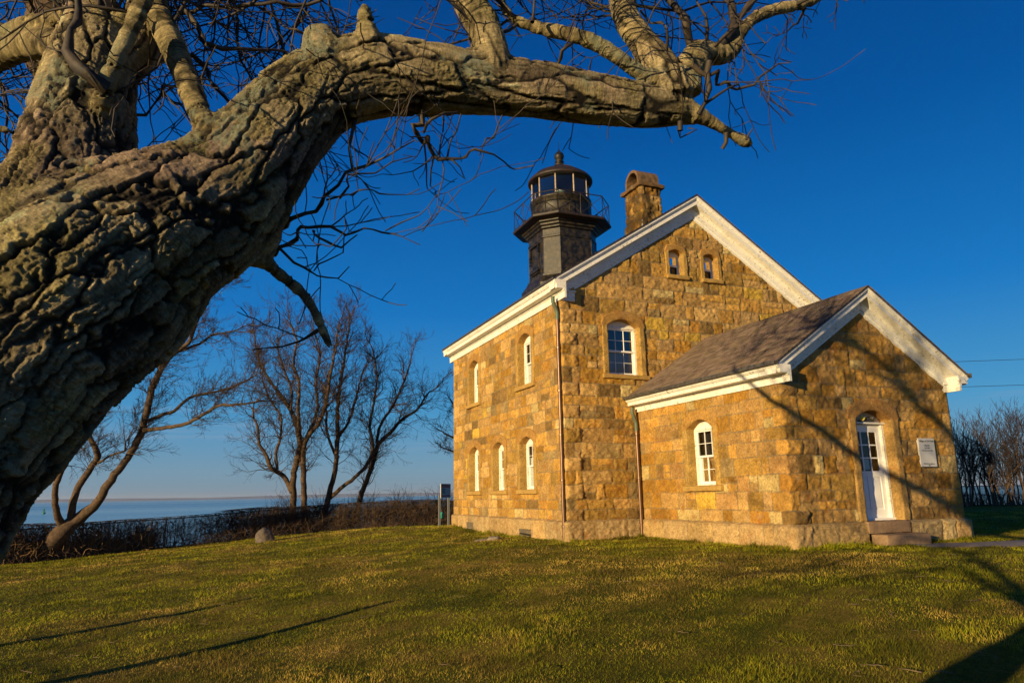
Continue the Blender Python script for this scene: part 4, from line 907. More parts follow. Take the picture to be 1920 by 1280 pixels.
# small tree half hidden behind the house corner
b3 = np.array([3.2, 19.0, -1.2]); g = Grow(404); D3 = 36.5
traced_tree("bare_tree", "small dark bare tree half hidden behind the far corner of the stone house", None, D3, at(905, 985, D3), [[(905, 985, 6), (890, 900, 5), (878, 840, 4.2), (862, 800, 3.2), (850, 760, 2.4)], [(880, 850, 3.5), (855, 825, 3), (832, 812, 2)], [(886, 880, 3), (858, 850, 2.5), (838, 842, 2)]], 404, 1.0, 4, 2, .2, .03, 2, .8, 4, .06, .006, .3)

# thicket at the right, beyond the right-hand fence
rngT = np.random.default_rng(8)
def thicket_tree(px, depth, hpx, seed, lean, tone, label):
    g = Grow(seed); rng = g.rng; H = (945-hpx)*depth/FPX; base = at(px, 945, depth); base[2] = float(ground(base[0], base[1]))-.05; tr = []
    for k in range(rng.integers(3, 6)):
        d = np.array([rng.normal(0, .10)+lean, rng.normal(0, .10), 1.0]); ns = 9; P = [base+np.array([rng.normal(0, .25), rng.normal(0, .25), 0])]; dd = d/np.linalg.norm(d)
        for i in range(ns): dd = dd+rng.normal(0, .10, 3)+np.array([0, 0, .06]); dd /= np.linalg.norm(dd); P.append(P[-1]+dd*H*.62/ns)
        P = np.array(P); r_ = np.linspace(.05, .016, len(P))*rng.uniform(.8, 1.3); tr.append((P, r_))
        fine_on(g, P, r_, 12, 1.1, 2, .10, .15, 3, .22, (15, 45), .3, thr=.014, rmin=.006); g.branch(P[-1], P[-1]-P[-2], 1.3, .014, 2, .1, .15, 4, .22, (15, 45), .012, .006)
    finish("thicket_tree", label, "tree", "bare thicket trees beyond the right fence", base, tr, g, M['bark_far'], M['bark_far'], M['twig_far'], sides=(5, 4, 3))
TL = ["dark slender thicket tree nearest the right wall of the lighthouse", "dark multi-stemmed thicket tree, second from the lighthouse wall", "thicket tree with crossing stems rising above its dark neighbours", "tallest thin-stemmed thicket tree in the middle of the right thicket",
      "sunlit reddish thicket tree beside the gap of sky", "low sunlit thicket tree in the dip of the right thicket", "sunlit thicket tree before the gap near the right edge", "tall reddish thicket tree second from the right edge", "tall thicket tree cut by the right edge of the view"]
for k, (px, hp) in enumerate([(1798, 790), (1815, 770), (1835, 760), (1856, 755), (1872, 775), (1888, 820), (1902, 800), (1914, 740), (1935, 730)]):
    thicket_tree(px, 41+rngT.uniform(-1.2, 2.5), hp, 500+k, rngT.normal(0, .05), None, TL[k])

# ------------------------------------------------------------------ chain-link fences with vines
def fence(name, x0, x1, label, seed, vines, post_gap=3.0, h=1.18, setback=0):
    e = tag(empty(name, (0, 0, 0)), label, "fence"); rng = np.random.default_rng(seed)
    xs = np.arange(x0, x1+.01, .25); ys = fence_y(xs); gz = ground(xs, ys); gz = np.convolve(np.pad(gz, 4, 'edge'), np.ones(9)/9, 'valid')
    cum = np.concatenate([[0], np.cumsum(np.hypot(np.diff(xs), np.diff(ys)))]); Lt = cum[-1]
    X = lambda s: np.interp(s, cum, xs); Y = lambda s: np.interp(s, cum, ys); Z = lambda s: np.interp(s, cum, gz)
    P = lambda s, z: np.stack([X(s), Y(s), Z(s)+z], -1)
    s = np.arange(0, Lt, .5); V, F = tube_arrays([(P(s, h), np.full(len(s), .024))], 6); mesh_np("top_rail", V, F, M['galv'] if not vines else M['wire'], e, True)
    for q in np.arange(.4, Lt, post_gap):
        b = MB(); p = P(np.array(q), 0); b.bar(p+[0, 0, -.3], p+[0, 0, h+.04], .032, 8); b.lathe([(.04, 0), (.04, .03), (.005, .055)], tuple(p+[0, 0, h+.03]), 8); b.build("post", M['wire'], e, True)
    wires = []; st = .085
    for dr in (1, -1):
        for q in np.arange(-h, Lt+h, st):
            za = np.array([0.03, h-.01]); sa = np.array([q, q+dr*(h-.04)])
            if sa.min() < 0 or sa.max() > Lt: continue
            wires.append((P(sa, za), np.array([.008, .008])))
    V, F = tube_arrays(wires, 3); mesh_np("wire_mesh", V, F, M['wire'], e)
    return P, Lt, cum, e
FP, FL, _, _ = fence("chain_link_fence", -19, 5, "long chain-link fence overgrown with dry vines along the bluff, left of the house", 1, True)
FP2, FL2, _, _ = fence("chain_link_fence", 22, 62, "dark chain-link fence in front of the bare thicket at the right", 2, True)
def vines(P, Lt, dens, seed, s0, s1, hh, name, label, amount, tall=1.0):
    rng = np.random.default_rng(seed); out = []
    for k in range(amount):
        s = rng.uniform(s0, s1); c = fbm(np.array([[s*.55, 0, 0]]), 3, 3)[0]
        if rng.random() > .72+.8*c: continue
        n = 9; ln = rng.uniform(.5, 1.5)*hh*(1+.35*max(0, c)); th = rng.uniform(0, 2*math.pi) if rng.random() < .25 else math.pi/2+rng.normal(0, .5)
        z = rng.uniform(0, hh*.85) if rng.random() < .6 else 0.02; q = [s]; zz = [z]; off = [rng.normal(0, .06)]
        for i in range(n):
            th += rng.normal(0, .45); q.append(q[-1]+math.cos(th)*ln/n); zz.append(min(max(.01, zz[-1]+math.sin(th)*ln/n*.9), hh*tall*(1.06+.25*max(0, c)))); off.append(off[-1]+rng.normal(0, .03))
        q = np.clip(np.array(q), 0, Lt); B = P(q, np.array(zz)); B[:, 1] += np.array(off); out.append((B, np.linspace(.0085, .0035, n+1)*rng.uniform(.6, 1.7)))
    for q0 in np.arange(s0+.1, s1-.1, .10):
        q0 = q0+rng.normal(0, .05); top_ = hh*rng.uniform(.75, 1.12)*tall; n = 8; off = np.cumsum(rng.normal(0, .035, n+1)); q = np.clip(q0+off, 0, Lt); zz = np.linspace(0, top_, n+1); B = P(q, zz); B[:, 1] += rng.normal(0, .02, n+1)
        out.append((B, np.linspace(.015, .006, n+1)*rng.uniform(.5, 1.7)))
    V, F = tube_arrays(out, 3); tag(mesh_np(name, V, F, M['vine']), label, "vines", kind="stuff")
vines(FP, FL, 1, 5, 0, FL, 1.18, "vines", "tangle of dry brown vines and stems climbing the left fence", 11000)
vines(FP2, FL2, 1, 6, 0, FL2*.6, 1.1, "undergrowth", "rusty brown undergrowth along the foot of the right fence", 2600, .55)
# brush piled behind and in front of the fence
def brush(cxs, n, hh, seed, label, yoff=1.2, spread=.9, lng=.9, m='vine'):
    rng = np.random.default_rng(seed); out = []
    for k in range(n):
        x = rng.uniform(*cxs); y = fence_y(x)+yoff+rng.normal(0, spread*.5); z = float(ground(np.array(x), np.array(fence_y(x)+.6)))-.1; hloc = hh*(.45+.6*abs(math.sin(x*1.7+1))*rng.uniform(.5, 1)); d = np.array([rng.normal(0, .5), rng.normal(0, .4), 1.0]); p = np.array([x, y, z+rng.uniform(0, hloc*.6)]); P = [p]
        for i in range(7): d = d/np.linalg.norm(d)+rng.normal(0, .28, 3); P.append(P[-1]+d/np.linalg.norm(d)*hloc*lng/9)
        out.append((np.array(P), np.linspace(.009, .0035, 8)*rng.uniform(.6, 1.5)))
    V, F = tube_arrays(out, 3); tag(mesh_np("brush", V, F, M[m]), label, "brush", kind="stuff")
brush((-6.2, 4.0), 2300, 1.9, 15, "reddish bramble thicket behind the fence under the bare trees", 1.1, .9, 1.0, 'twig_far')
M['straw'] = simple("dry_tan_brush", (.26, .15, .06), (.46, .29, .12), 3, .9)
brush((-19, -10.4), 4200, 1.0, 16, "low dry tan brush behind the far left end of the fence", .35, .4, 1.0, 'straw')
brush((-19, 5), 1500, .28, 17, "dry grass and weeds along the foot of the left fence", -.05, .25, 1.0)

# ------------------------------------------------------------------ small things
def blob(name, c, rx, ry, rz, m, seed, amp, sub=4, ang=0, label=None, cat=None, group=None, flat=-.3):
    import bmesh
    bm = bmesh.new(); bmesh.ops.create_icosphere(bm, subdivisions=sub, radius=1); V = np.array([v.co[:] for v in bm.verts]); F = np.array([[v.index for v in f.verts] for f in bm.faces]); bm.free()
    f1, f2, cid = voronoi(V*1.3+seed, seed); V = V*(1+amp*fbm(V*1.2+seed, seed, 4))[:, None]*(1-amp*.6*f1)[:, None]; V[:, 2] = np.maximum(V[:, 2], flat)
    V = V*np.array([rx, ry, rz]); ca, sa = math.cos(ang), math.sin(ang); V = np.stack([V[:, 0]*ca-V[:, 1]*sa, V[:, 0]*sa+V[:, 1]*ca, V[:, 2]], 1)+np.array(c)
    o = mesh_np(name, V, F, m, None, False); return tag(o, label, cat, group)
q, dq = on_ground(497, 1015, 26); blob("boulder", q+np.array([0, 0, .06]), .46, .40, .46, M['boulder'], 3, .38, 4, .5, "grey boulder with a sunlit front lying on the lawn below the fence", "boulder")
q, dq = on_ground(927, 1012, 22); blob("stone_slab", q+np.array([0, 0, .02]), .24, .20, .10, M['slate'], 8, .5, 3, .2, "broken grey stone slab sticking out of the lawn near the house corner", "stone")
q, dq = on_ground(905, 1013, 22); blob("stone_slab", q+np.array([0, 0, 0.0]), .30, .14, .05, M['slate'], 18, .5, 3, .1, "flat sunken stone slab left of the broken slab on the lawn", "stone")
# litter of twigs and dead leaves on the lawn
rngL = np.random.default_rng(12); out = []
for k in range(150):
    d = rngL.uniform(4.6, 20); l = rngL.uniform(-.75, .75)*d; x, y = CP[0]+_f[0]*d+_r[0]*l, CP[1]+_f[1]*d+_r[1]*l; z = float(ground(np.array(x), np.array(y)))
    a = rngL.uniform(0, 6.28); n = 5; P = [np.array([x, y, z+.035])]; ln = rngL.uniform(.06, .26)
    for i in range(n): a += rngL.normal(0, .35); P.append(P[-1]+np.array([math.cos(a), math.sin(a), rngL.normal(0, .1)])*ln/n)
    out.append((np.array(P), np.linspace(.0045, .002, n+1)))
V, F = tube_arrays(out, 4); M['litter'] = simple("bleached_twig_litter", (.20, .145, .08), (.11, .07, .04), 5, .8)
tag(mesh_np("twig_litter", V, F, M['litter']), "pale fallen twigs scattered over the lawn", "twigs", kind="stuff")
# warning sign on two posts by the fence
sg, ds = on_ground(824, 986, 31); sg2 = at(841, 984, ds+.8); sg2[2] = sg[2]
sign = tag(empty("notice_sign", tuple(sg)), "small red and white notice board on two posts beside the far house corner", "sign")
for p in (sg, sg2):
    b = MB(); b.box(p[0]-.045, p[0]+.045, p[1]-.045, p[1]+.045, p[2]-.1, p[2]+(1.30 if p is sg else 1.22)); b.build("post", M['galv'], sign, bevel=.004)
e_ = (sg2-sg); e_[2] = 0; wL = np.linalg.norm(e_); e_ /= wL; nS = np.array([e_[1], -e_[0], 0]); FS = Frame(sg, e_, nS)
M['redsign'] = simple("faded_red_sign_paint", (.38, .02, .02), None, rough=.5); M['signface'] = simple("grey_white_sign_paint", (.50, .50, .50), None, rough=.5)
b = MB(); b.box(-.03, wL+.05, .05, .075, 1.16, 1.76, FS); bd = b.build("board", M['signface'], sign, bevel=.003)
b = MB(); b.box(-.01, wL+.03, .075, .080, 1.60, 1.74, FS); b.box(-.01, wL+.03, .075, .080, 1.22, 1.28, FS); b.build("red_band", M['redsign'], bd)
b = MB(); 
for z, a, c_ in ((1.52, .03, .38), (1.44, .05, .34), (1.36, .03, .38)):
    u = a
    while u < c_: b.box(u, u+.035, .075, .079, z, z+.045, FS); u += .055
b.build("lettering", M['ink'], bd)
# little green lanterns / bird feeders hung on the fence
M['teal'] = simple("teal_plastic", (.015, .30, .22), (.02, .4, .3), 10, .4)
def hanging(px, py, d, lab):
    p = at(px, py, d); b = MB(); b.lathe([(.03, .0), (.085, .02), (.09, .16), (.10, .18), (.03, .27), (.012, .28)], (p[0], p[1], p[2]-.12), 14); o = tag(b.build("bird_feeder", M['teal'], None, True), lab, "bird feeder"); 
    b = MB(); b.bar(p+[0, 0, .14], p+[0, 0, .26], .006, 4); b.build("hanger", M['wire'], o)
hanging(599, 957, D2-1.0, "teal bird feeder hanging on the fence between the two bare trees"); hanging(828, 966, ds+.35, "pale green bird feeder hanging behind the notice board posts")
# small green spotlight stake near the leaning tree
q, dq = on_ground(106, 1045, 24); b = MB(); b.bar(q, q+[0, 0, .18], .015, 6); b.box(q[0]-.06, q[0]+.06, q[1]-.05, q[1]+.05, q[2]+.16, q[2]+.26); tag(b.build("ground_spotlight", M['gutter'], bevel=.01), "small dark garden spotlight at the foot of the leaning tree", "garden light")
# channel buoy far out
bp = at_z(82, 962, SEA); M['buoy'] = simple("green_buoy_paint", (.01, .16, .08), None, rough=.5)
bu = tag(empty("channel_buoy", tuple(bp)), "small green channel buoy floating on the sound at the left", "buoy"); k = np.linalg.norm(bp-CP)/FPX
b = MB(); b.lathe([(0.4*k, -1*k), (2.6*k, -.5*k), (2.6*k, 1.2*k), (1.2*k, 1.5*k)], tuple(bp), 14); b.build("hull", M['buoy'], bu, True)
b = MB()
for a in range(4): t_ = a*math.pi/2+.6; b.bar(bp+[1.7*k*math.cos(t_), 1.7*k*math.sin(t_), 1.2*k], bp+[.5*k*math.cos(t_), .5*k*math.sin(t_), 6.6*k], .28*k, 5)
b.box(bp[0]-1.0*k, bp[0]+1.0*k, bp[1]-.9*k, bp[1]+.9*k, bp[2]+3.4*k, bp[2]+6.2*k); b.lathe([(.4*k, 0), (.4*k, 1.6*k), (.1*k, 1.9*k)], (bp[0], bp[1], bp[2]+6.4*k), 8); b.build("lantern_frame", M['buoy'], bu)
bp = at_z(48, 973, SEA); b = MB(); k2 = k*.5; b.lathe([(.3*k2, -1*k2), (1.6*k2, 0), (1.4*k2, 2*k2), (.2*k2, 3*k2)], tuple(bp), 10); tag(b.build("mooring_buoy", M['dark'], None, True), "tiny dark mooring buoy on the water nearer than the green buoy", "buoy")
# overhead wires with their pole out to the right
pole = at(2080, 930, 36); pole[2] = float(ground(pole[0], pole[1]))
up_ = tag(empty("utility_pole", tuple(pole)), "wooden utility pole carrying the overhead wires right of the house", "utility pole")
P1, P2 = at(1920, 671, 34), at(1920, 719, 34); Q1, Q2 = at(1790, 678, 31), at(1780, 726, 31)
def ext(a, b, t): return b+(b-a)*t
h1, h2 = ext(Q1, P1, 1.0), ext(Q2, P2, 1.0)
b = MB(); px_, py_ = pole[0], pole[1]; top = max(h1[2], h2[2])+.6
pp = (h1+h2)/2; b.lathe([(.16, -1), (.15, 0), (.11, top-pole[2]), (.05, top-pole[2]+.05)], (pp[0]+.12, pp[1]+.12, float(ground(pp[0], pp[1]))), 10); b.build("pole", M['wood_post'], up_, True)
HEND = np.array([HW_+.05, 7.5, 6.0])
for a, h_, e2, lab in ((Q1, h1, np.array([HW_+.2, 8.8, 6.3]), "upper overhead wire running from the house to the right"), (Q2, h2, np.array([HW_+.2, 8.9, 5.2]), "lower overhead wire running from the house to the right")):
    V, F = tube_arrays([(np.array([ext(h_, a, .35), a, (a+h_)/2-[0, 0, .06], h_]), np.full(4, .011))], 5); tag(mesh_np("overhead_wire", V, F, M['dark']), lab, "wire", "overhead wires")
# ------------------------------------------------------------------ the great old tree in front
def bark_near():
    m = mat("furrowed_bark"); p = m.node_tree.nodes["Principled BSDF"]; p.inputs["Roughness"].default_value = .85; p.inputs["Specular IOR Level"].default_value = .25
    a = N(m, "ShaderNodeAttribute"); a.attribute_name = "Col"
    c = mix(m, a.outputs["Color"], ramp(m, noise(m, 150, 6, .8), [(.3, (.5,)*3), (.7, (1.5,)*3)]), 1.0, 'MULTIPLY')
    sa = N(m, "ShaderNodeAttribute"); sa.attribute_name = "Stem"
    mp = N(m, "ShaderNodeMapping"); mp.inputs["Scale"].default_value = (.22, .22, 1); L(m, sa.outputs["Vector"], mp.inputs["Vector"])
    stri = noise(m, 420, 4, .7, vec=mp.outputs[0]); stri2 = noise(m, 110, 5, .7, vec=mp.outputs[0])
    c = mix(m, c, ramp(m, stri, [(.32, (.45,)*3), (.68, (1.5,)*3)]), .8, 'MULTIPLY'); c = mix(m, c, ramp(m, stri2, [(.3, (.6,)*3), (.7, (1.35,)*3)]), .8, 'MULTIPLY')
    # lichen: grey-green crusts
    lf = mix(m, ramp(m, noise(m, 9, 5, .6), [(.56, (0, 0, 0)), (.62, (1, 1, 1))]), ramp(m, noise(m, 70, 6, .8), [(.42, (0, 0, 0)), (.55, (1, 1, 1))]), 1.0, 'MULTIPLY')
    c = mix(m, c, (.30, .33, .23), mix(m, lf, (.85, .85, .85), 1.0, 'MULTIPLY'))
    c = mix(m, c, (.26, .25, .10), mix(m, ramp(m, noise(m, 14, 5, .7), [(.58, (0, 0, 0)), (.66, (.6,)*3)]), ramp(m, noise(m, 120, 4, .8), [(.45, (0, 0, 0)), (.6, (1, 1, 1))]), 1.0, 'MULTIPLY'))
    L(m, c, p.inputs["Base Color"])
    b = bump(m, noise(m, 160, 6, .8), .008, 1.0); b = bump(m, stri, .003, .8, b); L(m, bump(m, noise(m, 480, 4, .8), .003, 1.0, b), p.inputs["Normal"]); return m
M['bark'] = bark_near()
STEMS = [  # (px, py, radius px, depth): stems traced with their own distances
 [(-560, 1700, 330, 1.50), (-420, 1360, 262, 1.45), (-290, 1090, 232, 1.46), (-165, 872, 215, 1.50), (-70, 755, 212, 1.55), (10, 655, 212, 1.60), (105, 572, 208, 1.67), (200, 500, 192, 1.75), (290, 440, 156, 1.80), (368, 402, 134, 1.86), (425, 360, 119, 1.90), (475, 302, 105, 1.94), (520, 250, 94, 1.98), (570, 197, 86, 2.02), (628, 160, 82, 2.05), (700, 143, 76, 2.08), (800, 147, 68, 2.12), (900, 156, 58, 2.17), (1000, 167, 52, 2.22), (1100, 184, 49, 2.28), (1190, 197, 42, 2.33), (1250, 203, 35, 2.37), (1292, 208, 24, 2.4)],
 [(60, 560, 170, 1.68), (110, 440, 140, 1.75), (140, 350, 112, 1.82), (152, 260, 98, 1.88), (165, 180, 84, 1.93), (178, 110, 74, 1.98), (172, 40, 50, 2.03), (165, -30, 45, 2.08), (158, -120, 40, 2.15)],
 [(195, 150, 46, 1.96), (250, 95, 42, 2.02), (272, 30, 36, 2.1), (290, -40, 32, 2.2), (300, -110, 28, 2.3)],
 [(410, 300, 30, 1.84), (380, 225, 22, 1.86), (350, 150, 23, 1.90), (322, 85, 24, 1.95), (292, 20, 24, 2.02), (270, -50, 22, 2.1)],
 [(190, 200, 22, 1.80), (203, 150, 17, 1.79), (222, 105, 15, 1.80), (248, 50, 16, 1.82), (272, -10, 17, 1.85), (290, -80, 15, 1.9)],
 [(150, 95, 34, 1.98), (90, 80, 27, 2.05), (40, 88, 26, 2.12), (0, 105, 25, 2.2), (-60, 140, 24, 2.3)],
 [(240, 40, 16, 2.0), (150, 32, 14, 2.04), (80, 40, 15, 2.08), (40, 48, 14, 2.12), (0, 66, 13, 2.18), (-60, 95, 13, 2.25)],
 [(110, 280, 18, 1.76), (70, 265, 11, 1.74), (30, 250, 9.5, 1.72), (-30, 234, 9, 1.7)],
 [(925, 135, 40, 2.15), (918, 90, 35, 2.16), (903, 45, 32, 2.18), (880, 5, 31, 2.22), (855, -45, 30, 2.3), (840, -120, 26, 2.4)],
 [(1262, 190, 40, 2.37), (1240, 135, 38, 2.4), (1212, 88, 28, 2.42), (1180, 45, 26, 2.45), (1168, 5, 26, 2.5), (1172, -60, 23, 2.55)],
 [(1255, 160, 24, 2.36), (1205, 140, 15, 2.34), (1160, 108, 14, 2.3), (1115, 80, 14, 2.28), (1065, 64, 14, 2.27), (1015, 54, 12, 2.26), (975, 42, 10, 2.25), (948, 20, 8.5, 2.24), (936, -15, 8, 2.23), (930, -60, 7, 2.2)],
 [(1285, 175, 32, 2.4), (1290, 130, 28, 2.42), (1318, 98, 24, 2.45), (1350, 104, 19, 2.48), (1376, 92, 16, 2.5), (1385, 68, 12, 2.52), (1412, 36, 12, 2.55), (1455, 18, 11, 2.6), (1505, 8, 9.5, 2.65), (1540, -8, 9, 2.7), (1600, -40, 8, 2.75)],
 [(1300, 212, 20, 2.38), (1325, 224, 14, 2.4), (1352, 240, 10, 2.42), (1375, 254, 8, 2.44), (1388, 261, 12, 2.45), (1402, 268, 11, 2.46), (1409, 274, 6, 2.46)],
 [(610, 130, 60, 2.0), (602, 88, 36, 2.0), (598, 62, 29, 2.02), (596, 52, 18, 2.02)],
 [(690, 90, 30, 2.0), (688, 55, 20, 2.0), (684, 25, 15, 1.99), (682, 6, 8, 1.98)],
 [(455, 470, 34, 1.92), (482, 482, 20, 1.96), (500, 492, 15, 1.98), (516, 508, 12, 2.0), (545, 530, 11.5, 2.02), (572, 556, 10.5, 2.03), (592, 588, 9.5, 2.04), (606, 620, 8, 2.05), (619, 650, 7, 2.05)],
 [(485, 488, 16, 1.96), (505, 470, 13, 1.97), (518, 445, 12, 1.99), (515, 400, 10, 2.0), (500, 370, 8, 2.0)],
]
THIN = [
 [(198, 165, 16, 1.78), (170, 143, 12, 1.76), (132, 118, 11, 1.75), (112, 88, 10, 1.75), (124, 50, 8, 1.76), (132, 10, 8, 1.78), (132, -50, 7, 1.8)],
 [(1322, 90, 12, 2.46), (1298, 66, 9.5, 2.47), (1285, 38, 8, 2.5), (1262, 10, 7.5, 2.53), (1240, -20, 7, 2.56)],
 [(1348, 92, 11, 2.48), (1368, 62, 8, 2.5), (1378, 38, 7, 2.53), (1405, 12, 6.5, 2.56), (1430, -15, 6, 2.6)],
 [(1392, 62, 10, 2.53), (1374, 30, 8, 2.56), (1370, -10, 7, 2.6)],
]
TK = 0.56   # metres per traced distance unit
def chain_near(c, dep=2.0):
    return px_chain([(q[0], q[1], q[2], (q[3] if len(q) > 3 else dep)*TK) for q in c], dep*TK)
def tree_front():
    polys = []
    for c in STEMS:
        P, r_ = chain_near(c)
        if c is STEMS[0]:   # carry the butt down into the ground, out of the picture at the left
            d = P[0]-P[1]; d /= np.linalg.norm(d); g0 = P[0]+np.array([d[0]*.35, d[1]*.35, -.35]); gz = float(ground(g0[0], g0[1])); g1 = np.array([g0[0]+d[0]*.25, g0[1]+d[1]*.25, gz-.25])
            P = np.vstack([g1, g0, P]); r_ = np.concatenate([[r_[0]*1.35, r_[0]*1.1], r_])
        P, r_ = smooth_path(P, r_, .014); polys.append((P, r_))
    base = np.array(polys[0][0][0]); base[2] = float(ground(base[0], base[1]))
    tree = tag(empty("old_tree", tuple(base)), "massive leaning old tree with furrowed lichened bark arching over the view in front", "tree")
    # fuse stems into one skin: closed tubes, voxel union
    V = []; F4 = []; caps = []; n0 = 0
    for P, r_ in polys:
        v, f = tube_arrays([(P, r_)], 24); k = len(P)
        V.append(v); F4.append(f+n0); a = np.arange(24)
        V.append(np.array([P[0], P[-1]])); c0 = n0+len(v); c1 = c0+1
        caps.append(np.stack([np.full(24, c0), (a+1) % 24+n0, a+n0], 1)); e_ = n0+(k-1)*24; caps.append(np.stack([np.full(24, c1), e_+a, e_+(a+1) % 24], 1)); n0 = c1+1
    raw = mesh_np("raw", np.concatenate(V), [np.concatenate(F4), np.concatenate(caps)], M['bark'])
    md = raw.modifiers.new("r", 'REMESH'); md.mode = 'VOXEL'; md.voxel_size = .0042
    sm = raw.modifiers.new("s", 'SMOOTH'); sm.iterations = 6; sm.factor = .6
    sb = raw.modifiers.new("d", 'SUBSURF'); sb.levels = 1; sb.render_levels = 1
    bpy.context.view_layer.update(); dg = bpy.context.evaluated_depsgraph_get(); me = raw.evaluated_get(dg).to_mesh()
    nv = len(me.vertices); co = np.empty(nv*3, np.float32); me.vertices.foreach_get("co", co); co = co.reshape(-1, 3).astype(float)
    no = np.empty(nv*3, np.float32); me.vertices.foreach_get("normal", no); no = no.reshape(-1, 3).astype(float)
    npoly = len(me.polygons); lt = np.empty(npoly, np.int32); me.polygons.foreach_get("loop_total", lt); li = np.empty(len(me.loops), np.int32); me.loops.foreach_get("vertex_index", li)
    faces = li.reshape(-1, 4); raw.evaluated_get(dg).to_mesh_clear(); bpy.data.objects.remove(raw)
    print('bark verts', nv, time.time()-T0_)
    # nearest stem: distance relative to radius
    sk = []; 
    for j, (P, r_) in enumerate(polys):
        T = np.gradient(P, axis=0); T /= np.linalg.norm(T, axis=1)[:, None]; s = np.concatenate([[0], np.cumsum(np.linalg.norm(np.diff(P, axis=0), axis=1))])
        e1 = np.empty_like(P); a = np.cross(T[0], [0.2, .9, .3]); a /= np.linalg.norm(a); e1[0] = a
        for i in range(1, len(P)): a = e1[i-1]-T[i]*(e1[i-1]@T[i]); e1[i] = a/np.linalg.norm(a)
        e2 = np.cross(T, e1); sk.append(np.hstack([P, r_[:, None], s[:, None]+j*3.7, e1, e2, T]))
    SK = np.vstack(sk); SKs = SK[::2]
    best = np.full(nv, 1e9); bi = np.zeros(nv, int)
    for a in range(0, nv, 20000):
        q = co[a:a+20000].astype(np.float32); P = SKs[:, :3].astype(np.float32); d2 = (q*q).sum(1)[:, None]+(P*P).sum(1)[None]-2*q@P.T; d = np.sqrt(np.maximum(d2, 0))/SKs[:, 3][None]**1.0-1+.0; i = np.argmin(d, 1); bi[a:a+20000] = i
    K = SKs[bi]; off = co-K[:, :3]; r_ = K[:, 3]; u = (off*K[:, 5:8]).sum(1); v = (off*K[:, 8:11]).sum(1); s = K[:, 4]+(off*K[:, 11:14]).sum(1)
    r_ = r_/TK; off_u, off_v, s = u/TK, v/TK, s/TK; cn = co/TK
    sc = np.clip(r_/.20, .12, 1.15); warp = np.stack([fbm(cn*6+k*9, 60+k, 3) for k in range(3)], 1)
    Q = np.stack([off_u, off_v, s*.19], 1); W = Q+.016*warp*(r_[:, None]/.12).clip(.2, 1)
    rough = sstep(.035, .075, r_)
    jag = np.stack([fbm(cn*26+k*5, 160+k, 3, .6) for k in range(3)], 1); Wc = np.stack([off_u, off_v, s*.27], 1)+.022*warp+.016*jag*(r_[:, None]/.15).clip(.25, 1)
    f1, f2, cid = voronoi(Wc*15.0, 5); cra = 1-sstep(.02, .17, f2-f1); g1, g2, cid2 = voronoi(Wc*np.array([1, 1, .8])*36, 8); mid_ = sstep(-.25, .2, fbm(cn*5, 22, 3)); crb = (1-sstep(.02, .17, g2-g1))*mid_; crc = 0*cra; wv = crc
    dv = Wc*15.0; saw = (np.sin(dv[:, 0]*1.9+cid*40)+np.sin(dv[:, 1]*2.3+cid*70)+np.sin(dv[:, 2]*2.1+cid*90))/6+.5; ph2 = cid2
    n1 = fbm(Q*48, 7, 4, .7); n2 = fbm(cn*130, 17, 3, .75); n0_ = fbm(cn*4.2, 27, 3)
    smoothzone = sstep(.10, .40, fbm(cn*2.4+8, 47, 3))*.75
    lich = sstep(.12, .35, fbm(cn*8+2, 53, 4)); amp = (1-smoothzone)*np.clip(sc, .3, 1.0)
    h = rough*amp*(-.015*cra-.0065*crb*(1-cra)+(cid-.5)*.005+(saw-.5)*.0045+(ph2-.5)*.0055*mid_+n1*.0085)+n2*.0060*np.clip(sc, .35, 1)*(.5+1.1*lich)+n0_*.012*np.clip(r_/.2, 0, 1)
    edge = 1-cra; edge2 = 1-crb*.8
    ring = fbm(np.stack([off_u*5, off_v*5, s*70], 1), 33, 3, .6); h = h+(1-rough)*(ring*.0034+fbm(Q*40, 3, 3)*.003*sc/.2)
    h = h+(1-rough)*.006*sstep(.25, .5, fbm(cn*14, 71, 3))*np.clip(r_/.05, .3, 1)
    h = h*TK
    co2 = co+no*h[:, None]
    # colour of the bark itself: pale grey-tan plates, dark fissures, pinkish and olive tints
    plate = np.array([.50, .405, .225]); dark = np.array([.014, .011, .008]); pink = np.array([.36, .26, .18]); olive = np.array([.33, .285, .085]); limb = np.array([.35, .28, .14])
    t1 = sstep(-.2, .4, fbm(cn*3.1+2, 12, 4))[:, None]; t2 = np.maximum(sstep(.0, .5, fbm(cn*5.3+7, 15, 4)), lich)[:, None]
    c = plate*(1-t1)+pink*t1; c = c*(1-t2*.5)+olive*t2*.5; c = c*(.55+.65*cid[:, None])*(.8+.35*cid2[:, None])*(1+.7*n1[:, None])*(.86+.28*saw[:, None])
    wear = np.clip(1-np.minimum(edge, .25+.75*edge2)+.5*wv*0, 0, 1)[:, None]*(1-.6*smoothzone[:, None]); cr = c*(1-wear)+dark*wear
    cl = (limb*(1-.35*t2)+np.array([.17, .16, .065])*.35*t2)*(1+1.1*ring[:, None])*(1-.75*sstep(.22, .4, fbm(cn*22, 77, 3))[:, None])*(1+.3*n1[:, None])
    cf = cr*rough[:, None]+cl*(1-rough[:, None])
    o = mesh_np("trunk", co2, faces, M['bark'], tree, False, np.clip(cf, .01, .6))
    at_ = o.data.attributes.new("Stem", 'FLOAT_VECTOR', 'POINT'); at_.data.foreach_set("vector", (np.stack([off_u, off_v, s], 1)*TK).astype(np.float32).ravel())
